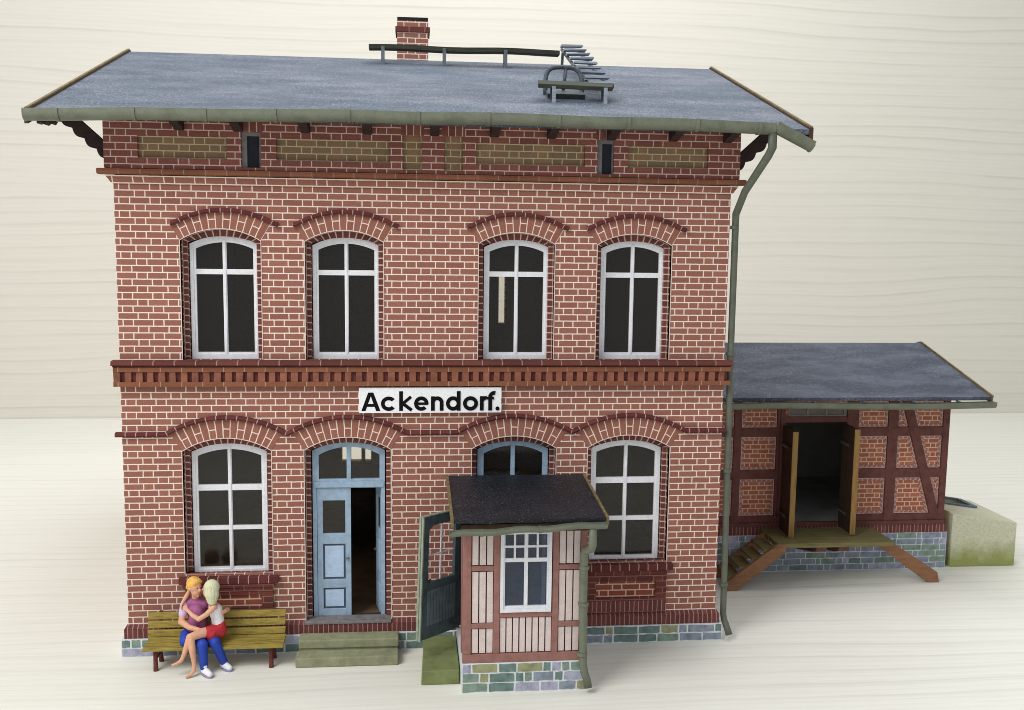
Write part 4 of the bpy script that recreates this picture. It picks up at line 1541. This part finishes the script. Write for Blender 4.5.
# ------------------------------------------------------------------ bunker at the shed's end
BN = thing('coal_bunker', 'sloping grey green concrete bunker with open hatch at the end of the shed', 'bunker', (17, 4.2, 0))
m = MB()
bx0, bx1, by0, by1 = 16.30, 17.78, 3.39, 5.2
zl, zr = 1.185, 0.965
p = [(bx0, by0, 0), (bx1, by0, 0), (bx1, by1, 0), (bx0, by1, 0), (bx0, by0, zl), (bx1, by0, zr), (bx1, by1, zr), (bx0, by1, zl)]
for q in ((3, 2, 1, 0), (0, 1, 5, 4), (1, 2, 6, 5), (2, 3, 7, 6), (3, 0, 4, 7)):
    m.face([p[k] for k in q])
zt_ = lambda x: zl + (zr - zl) * (x - bx0) / (bx1 - bx0)
hx0, hx1, hy0, hy1 = 16.5, 17.40, 4.38, 5.06
O = [(bx0, by0), (bx1, by0), (bx1, by1), (bx0, by1)]
I = [(hx0, hy0), (hx1, hy0), (hx1, hy1), (hx0, hy1)]
for i in range(4):
    j = (i + 1) % 4
    m.face([(*O[i], zt_(O[i][0])), (*O[j], zt_(O[j][0])), (*I[j], zt_(I[j][0])), (*I[i], zt_(I[i][0]))])
    m.face([(*I[i], zt_(I[i][0])), (*I[j], zt_(I[j][0])), (*I[j], 0.5), (*I[i], 0.5)])
m.face([(*q, 0.5) for q in I])


def bunker_mat():
    t = NT('weathered_bunker_concrete')
    o = t.obj()
    z = t.sep(o)[2]
    n = t.noise(o, 4.0, 5, 0.65)
    f = t.rng(t.math('ADD', z, t.math('MULTIPLY', t.math('SUBTRACT', n, 0.5), 0.7)), 0.15, 0.62)
    c = t.mix(f, srgb(150, 156, 78), srgb(204, 202, 172))
    c = t.mix(t.rng(t.noise(o, 30.0, 3), 0.45, 0.75, 0, 0.4), c, srgb(120, 122, 96))
    t.bump(n, 0.2, 0.01)
    return t.done(c, 0.9, 0.2)


M['bunker'] = bunker_mat()
m.build('bunker_body', 'bunker', BN, bevel=0.015)
m = MB()
for i in range(4):
    j = (i + 1) % 4
    a, b = I[i], I[j]
    m.bar((a[0], a[1], zt_(a[0]) + 0.02), (b[0], b[1], zt_(b[0]) + 0.02), 0.09, 0.04)
m.build('hatch_rim', 'bin_rim', BN)

# ------------------------------------------------------------------ bench
BE = thing('park_bench', 'mustard yellow slatted bench with red brown iron legs below the ground floor window', 'bench', (1.5, -0.48, 0))
bx0, bx1 = 0.40, 2.60
m = MB()
for i, (y, z) in enumerate(((-0.685, 0.375), (-0.575, 0.388), (-0.465, 0.396), (-0.36, 0.40))):
    m.box(bx0 + 0.01 * (i % 2), bx1 + 0.01, y - 0.048, y + 0.046, z - 0.028, z + 0.022, jit=0.005)
m.build('seat', 'bench_wood', BE, bevel=0.008)
m = MB()
for i, (y, z) in enumerate(((-0.285, 0.475), (-0.255, 0.612), (-0.225, 0.748))):
    xl = bx0 - 0.02
    m.hexa([(xl, y - 0.022, z - 0.055), (bx1 - 0.01, y - 0.022, z - 0.055), (bx1 - 0.01, y + 0.018, z - 0.055), (xl, y + 0.018, z - 0.055),
            (xl, y - 0.008, z + 0.055), (bx1, y - 0.008, z + 0.055), (bx1, y + 0.032, z + 0.055), (xl, y + 0.032, z + 0.055)])
m.build('backrest', 'bench_wood', BE, bevel=0.01)
for x in (0.58, 2.40):
    m = MB()
    m.bar((x, -0.675, 0.345), (x, -0.33, 0.36), 0.06, 0.05)
    m.bar((x, -0.30, 0.36), (x, -0.165, 0.82), 0.05, 0.035, (0, 1, 0))
    fr = m.build('iron_frame', 'bench_iron', BE)
    m = MB()
    m.tube([(x, -0.60, 0.34), (x + 0.005, -0.645, 0.18), (x + 0.01, -0.66, 0.0)], [0.042, 0.036, 0.042], 8)
    m.build('leg', 'bench_iron', BE)
    m = MB()
    m.tube([(x, -0.40, 0.34), (x + 0.005, -0.33, 0.18), (x + 0.01, -0.29, 0.0)], [0.042, 0.036, 0.042], 8)
    m.tube([(x, -0.62, 0.17), (x, -0.35, 0.17)], 0.02, 8)
    m.build('leg', 'bench_iron', BE)


# ------------------------------------------------------------------ the couple on the bench
def capsule(bm, a, b, ra, rb, n=14):
    a, b = Vector(a), Vector(b)
    d = b - a
    if d.length < 1e-5:
        d = Vector((0, 0, 1e-4))
    ax = d.normalized()
    s = ax.orthogonal().normalized()
    t = ax.cross(s)
    rows = []
    for i in range(1, 6):
        th = pi / 2 * (1 - i / 5)
        rows.append((a - ax * ra * sin(th), ra * cos(th)))
    for i in range(0, 5):
        th = pi / 2 * i / 5
        rows.append((b + ax * rb * sin(th), rb * cos(th)))
    rings = [[bm.verts.new(c + (s * cos(2 * pi * k / n) + t * sin(2 * pi * k / n)) * r) for k in range(n)] for c, r in rows]
    p0, p1 = bm.verts.new(a - ax * ra), bm.verts.new(b + ax * rb)
    for i in range(len(rings) - 1):
        for k in range(n):
            bm.faces.new((rings[i][k], rings[i][(k + 1) % n], rings[i + 1][(k + 1) % n], rings[i + 1][k]))
    for k in range(n):
        bm.faces.new((p0, rings[0][(k + 1) % n], rings[0][k]))
        bm.faces.new((p1, rings[-1][k], rings[-1][(k + 1) % n]))


def ellipsoid(bm, c, r, rot=None):
    res = bmesh.ops.create_uvsphere(bm, u_segments=20, v_segments=14, radius=1.0)
    mt = Matrix.Translation(c) @ (rot or Matrix()) @ Matrix.Diagonal((*r, 1))
    bmesh.ops.transform(bm, matrix=mt, verts=res['verts'])


def blob(name, chains, mat, parent, ells=(), voxel=0.0085, smooth=3, extra=0.0):
    """one continuous surface grown over tapered limbs: voxel-merged, smoothed and baked"""
    bm = bmesh.new()
    for ch in chains:
        for p, q in zip(ch[:-1], ch[1:]):
            capsule(bm, p[:3], q[:3], p[3] + extra, q[3] + extra)
    for e in ells:
        ellipsoid(bm, Vector(e[0]), e[1], e[2] if len(e) > 2 else None)
    me = bpy.data.meshes.new(name + '_raw')
    bm.to_mesh(me)
    bm.free()
    o = bpy.data.objects.new(name, me)
    C.objects.link(o)
    r = o.modifiers.new('remesh', 'REMESH')
    r.mode = 'VOXEL'
    r.voxel_size = voxel
    sm = o.modifiers.new('smooth', 'SMOOTH')
    sm.factor = 0.5
    sm.iterations = smooth
    dg = bpy.context.evaluated_depsgraph_get()
    new = bpy.data.meshes.new_from_object(o.evaluated_get(dg))
    o.modifiers.clear()
    o.data = new
    bpy.data.meshes.remove(me)
    off = Vector((0, 0, 0))
    if parent is not None:
        q = parent
        while q is not None:
            off += q.location
            q = q.parent
        o.parent = parent
        new.transform(Matrix.Translation(-off))
    new.materials.clear()
    new.materials.append(M[mat])
    new.polygons.foreach_set('use_smooth', [True] * len(new.polygons))
    return o


def hand(wrist, fdir, palm_n, size=0.105, curl=0.35, side=1):
    """palm, four unequal bent fingers and a thumb leaving the palm's side, as chains"""
    w, f, nrm = Vector(wrist), Vector(fdir).normalized(), Vector(palm_n).normalized()
    nrm = (nrm - f * nrm.dot(f)).normalized()
    s = f.cross(nrm).normalized() * side
    out = []
    for k in (-1, 0, 1):
        a = w + s * (k * 0.008)
        b = w + f * size * 0.42 + s * (k * 0.022)
        out.append([(*a, 0.018), (*b, 0.017)])
    for k, ln in zip((-1.5, -0.5, 0.5, 1.5), (0.40, 0.52, 0.55, 0.44)):
        root = w + f * size * 0.45 + s * (k * 0.018)
        d1 = (f + nrm * curl * 0.5).normalized()
        d2 = (f + nrm * curl * 1.6).normalized()
        m1 = root + d1 * size * ln * 0.5
        m2 = m1 + d2 * size * ln * 0.5
        out.append([(*root, 0.0125), (*m1, 0.0115), (*m2, 0.0098)])
    t0 = w + f * size * 0.12 - s * 0.02
    t1 = t0 + (f * 0.6 - s * 0.8).normalized() * size * 0.28
    t2 = t1 + (f * 0.9 - s * 0.25 + nrm * 0.3).normalized() * size * 0.22
    out.append([(*t0, 0.015), (*t1, 0.0135), (*t2, 0.011)])
    return out


def head_shapes(c, fd, tilt=0.0, k=1.0):
    """skull, jaw, nose, lips, ears for a head centred at c that looks along fd"""
    c = Vector(c)
    f = Vector(fd).normalized()
    up = Vector((0, 0, 1))
    s = f.cross(up).normalized()
    u = s.cross(f)
    rot = Matrix((s, f, u)).transposed().to_4x4()
    E = [(c + u * 0.02 * k, (0.098 * k, 0.118 * k, 0.122 * k), rot), (c + f * 0.035 * k - u * 0.065 * k, (0.074 * k, 0.082 * k, 0.085 * k), rot)]
    E.append((c + f * 0.125 * k - u * 0.022 * k, (0.018 * k, 0.024 * k, 0.030 * k), rot))
    E.append((c + f * 0.104 * k - u * 0.085 * k, (0.03 * k, 0.014 * k, 0.011 * k), rot))
    E.append((c + f * 0.085 * k - u * 0.128 * k, (0.03 * k, 0.03 * k, 0.022 * k), rot))
    for q in (-1, 1):
        E.append((c + s * 0.099 * k * q - f * 0.005 - u * 0.012 * k, (0.012 * k, 0.024 * k, 0.034 * k), rot))
    return E, f, s, u, rot


def face_marks(person, c, f, s, u, k=1.0):
    m = MB()
    for q in (-1, 1):
        p = Vector(c) + f * 0.108 * k + s * 0.036 * k * q + u * 0.018 * k
        m.tube([p, p + f * 0.008], [0.011, 0.006], 8)
    m.build('eye', 'eye', person)


# --- person with orange hair
MN = thing('person', 'seated person with short orange hair, purple shirt, blue jeans and white shoes', 'person', (1.25, -0.5, 0.0), 'couple embracing on the bench')
hc = (1.185, -0.47, 1.315)
E, f, s_, u_, rot = head_shapes(hc, (0.78, -0.62, -0.10))
chains = [
    [(1.22, -0.40, 0.52, 0.13), (1.20, -0.38, 0.70, 0.125), (1.19, -0.38, 0.90, 0.14), (1.185, -0.39, 1.02, 0.10)],
    [(1.04, -0.40, 1.01, 0.075), (1.185, -0.38, 1.03, 0.085), (1.33, -0.38, 1.01, 0.075)],
    [(1.185, -0.39, 1.03, 0.062), (1.185, -0.45, 1.24, 0.055)],
    [(1.01, -0.43, 0.99, 0.062), (0.985, -0.56, 0.765, 0.052), (1.13, -0.67, 0.715, 0.045), (1.29, -0.745, 0.70, 0.036)],
    [(1.34, -0.36, 1.0, 0.06), (1.55, -0.28, 0.86, 0.05), (1.685, -0.42, 0.90, 0.042), (1.665, -0.53, 0.915, 0.034)],
    [(1.14, -0.42, 0.50, 0.095), (1.36, -0.84, 0.50, 0.072), (1.375, -0.86, 0.10, 0.045)],
    [(1.32, -0.40, 0.50, 0.095), (1.54, -0.76, 0.50, 0.072), (1.645, -0.68, 0.10, 0.045)],
]
chains += hand((1.30, -0.75, 0.70), (0.98, -0.12, -0.12), (0.1, 0.5, -0.8), 0.115, 0.4, 1)
chains += hand((1.665, -0.54, 0.915), (-0.62, -0.75, 0.05), (-0.8, 0.4, 0.1), 0.11, 0.4, -1)
blob('body', chains, 'skin', MN, E)
face_marks(MN, hc, f, s_, u_)
hr = Vector(hc) + u_ * 0.05 - f * 0.022
blob('hair', [], 'hair_orange', MN, [(hr, (0.112, 0.122, 0.118), rot), (hr + u_ * 0.055 + f * 0.05, (0.085, 0.08, 0.055), rot), (hr - f * 0.06 - u_ * 0.06, (0.09, 0.07, 0.085), rot)] +
     [(hr + f * 0.09 + s_ * q + u_ * 0.045, (0.03, 0.035, 0.026), rot) for q in (-0.055, -0.015, 0.03, 0.065)], voxel=0.008, smooth=1)
blob('shirt', [
    [(1.225, -0.41, 0.60, 0.135), (1.20, -0.39, 0.72, 0.138), (1.19, -0.39, 0.90, 0.152), (1.185, -0.39, 1.00, 0.115)],
    [(1.05, -0.40, 1.0, 0.088), (1.185, -0.39, 1.02, 0.098), (1.31, -0.385, 1.0, 0.088)],
    [(1.15, -0.50, 0.66, 0.10), (1.22, -0.50, 0.90, 0.10)],
    [(1.185, -0.40, 1.03, 0.075), (1.186, -0.41, 1.10, 0.066)],
], 'purple', MN)
blob('sleeve', [[(1.015, -0.425, 0.995, 0.078), (0.998, -0.50, 0.875, 0.069)]], 'lilac', MN)
blob('sleeve', [[(1.34, -0.36, 1.0, 0.075), (1.45, -0.32, 0.93, 0.066)]], 'lilac', MN)
blob('jeans', [
    [(1.10, -0.42, 0.50, 0.115), (1.32, -0.42, 0.50, 0.115)],
    [(1.045, -0.46, 0.50, 0.11), (1.065, -0.64, 0.475, 0.10)],
    [(1.14, -0.44, 0.50, 0.11), (1.365, -0.84, 0.49, 0.088), (1.385, -0.86, 0.13, 0.066)],
    [(1.32, -0.42, 0.50, 0.11), (1.545, -0.76, 0.49, 0.088), (1.655, -0.68, 0.135, 0.066)],
], 'jeans', MN)
for (hx_, hy_), (tx, ty) in (((1.385, -0.855), (1.50, -0.985)), ((1.655, -0.665), (1.765, -0.765))):
    sh = blob('shoe', [[(hx_, hy_, 0.075, 0.055), ((hx_ + tx) / 2, (hy_ + ty) / 2, 0.068, 0.055), (tx, ty, 0.056, 0.046)], [(hx_, hy_, 0.09, 0.05), (hx_ + 0.01, hy_ - 0.02, 0.15, 0.052)]], 'white_cloth', MN)
    d = Vector((tx - hx_, ty - hy_, 0)).normalized()
    n_ = Vector((-d.y, d.x, 0))
    k = MB()
    ring_ = []
    for i in range(20):
        a = 2 * pi * i / 20
        ctr = Vector(((hx_ + tx) / 2, (hy_ + ty) / 2, 0))
        L_ = math.dist((hx_, hy_), (tx, ty)) / 2 + 0.05
        ring_.append(ctr + d * L_ * cos(a) + n_ * 0.056 * sin(a))
    k.face([(p.x, p.y, 0.002) for p in ring_][::-1])
    k.face([(p.x, p.y, 0.03) for p in ring_])
    for i in range(20):
        j = (i + 1) % 20
        k.face([(ring_[i].x, ring_[i].y, 0.002), (ring_[j].x, ring_[j].y, 0.002), (ring_[j].x, ring_[j].y, 0.03), (ring_[i].x, ring_[i].y, 0.03)])
    k.build('sole', 'sole', sh)

# --- person with pale blond hair
WN = thing('person', 'barefoot person with long pale blond hair, white top and red skirt sitting across a lap', 'person', (1.5, -0.55, 0.45), 'couple embracing on the bench')
hc = (1.45, -0.575, 1.305)
E, f, s_, u_, rot = head_shapes(hc, (-0.90, 0.32, 0.06), k=0.95)
chains = [
    [(1.56, -0.55, 0.66, 0.105), (1.555, -0.54, 0.80, 0.088), (1.52, -0.55, 0.96, 0.10), (1.49, -0.555, 1.04, 0.075)],
    [(1.52, -0.645, 1.03, 0.052), (1.49, -0.555, 1.05, 0.065), (1.46, -0.47, 1.03, 0.052)],
    [(1.485, -0.56, 1.06, 0.05), (1.455, -0.57, 1.22, 0.047)],
    [(1.515, -0.66, 1.03, 0.048), (1.41, -0.73, 0.94, 0.042), (1.305, -0.765, 0.885, 0.040), (1.20, -0.72, 0.93, 0.035), (1.10, -0.64, 0.995, 0.027)],
    [(1.45, -0.45, 1.04, 0.048), (1.30, -0.27, 1.14, 0.042), (1.10, -0.30, 1.235, 0.038), (1.045, -0.42, 1.15, 0.034), (0.995, -0.50, 1.06, 0.027)],
    [(1.52, -0.62, 0.64, 0.095), (1.34, -0.76, 0.645, 0.080), (1.195, -0.865, 0.635, 0.060), (1.215, -0.895, 0.45, 0.056), (1.245, -0.90, 0.20, 0.035), (1.235, -0.915, 0.09, 0.034), (1.195, -0.955, 0.045, 0.03), (1.14, -0.99, 0.026, 0.022)],
    [(1.50, -0.56, 0.62, 0.095), (1.30, -0.70, 0.60, 0.078), (1.165, -0.79, 0.60, 0.060), (1.12, -0.83, 0.45, 0.052), (1.065, -0.86, 0.30, 0.034), (1.04, -0.875, 0.25, 0.032), (0.97, -0.90, 0.21, 0.027), (0.915, -0.92, 0.20, 0.02)],
]
chains += hand((1.10, -0.64, 0.995), (-0.85, 0.35, 0.40), (0.3, 0.9, -0.1), 0.10, 0.45, 1)
chains += hand((0.995, -0.50, 1.06), (-0.3, -0.35, -0.85), (0.9, 0.2, -0.2), 0.10, 0.4, 1)
blob('body', chains, 'skin', WN, E)
face_marks(WN, hc, f, s_, u_, 0.95)
h0 = Vector(hc)
hair_ell = [(h0 + u_ * 0.045 - f * 0.03, (0.118, 0.125, 0.122), rot)]
blob('hair', [[(1.475, -0.60, 1.36, 0.10), (1.485, -0.625, 1.24, 0.10), (1.487, -0.63, 1.13, 0.06)], [(1.475, -0.52, 1.34, 0.10), (1.50, -0.55, 1.18, 0.08)]] +
     [[(1.475 + 0.085 * cos(a), -0.60 + 0.085 * sin(a), 1.38, 0.024), (1.485 + 0.09 * cos(a), -0.62 + 0.08 * sin(a), 1.24, 0.024), (1.487 + 0.05 * cos(a), -0.63 + 0.05 * sin(a), 1.10, 0.018)] for a in [radians(d) for d in range(-170, 100, 27)]],
     'hair_pale', WN, hair_ell, voxel=0.008, smooth=1)
blob('top', [[(1.56, -0.55, 0.735, 0.102), (1.55, -0.545, 0.82, 0.098), (1.52, -0.55, 0.95, 0.112), (1.50, -0.555, 1.0, 0.085)], [(1.515, -0.62, 1.0, 0.06), (1.47, -0.49, 1.0, 0.06)]], 'white_cloth', WN)
blob('skirt', [[(1.575, -0.55, 0.70, 0.108), (1.57, -0.56, 0.61, 0.13)], [(1.56, -0.58, 0.62, 0.12), (1.43, -0.70, 0.635, 0.102)], [(1.54, -0.55, 0.61, 0.12), (1.42, -0.64, 0.615, 0.10)], [(1.47, -0.70, 0.60, 0.10), (1.49, -0.70, 0.55, 0.08)]], 'red_cloth', WN)

S.render.film_transparent = False
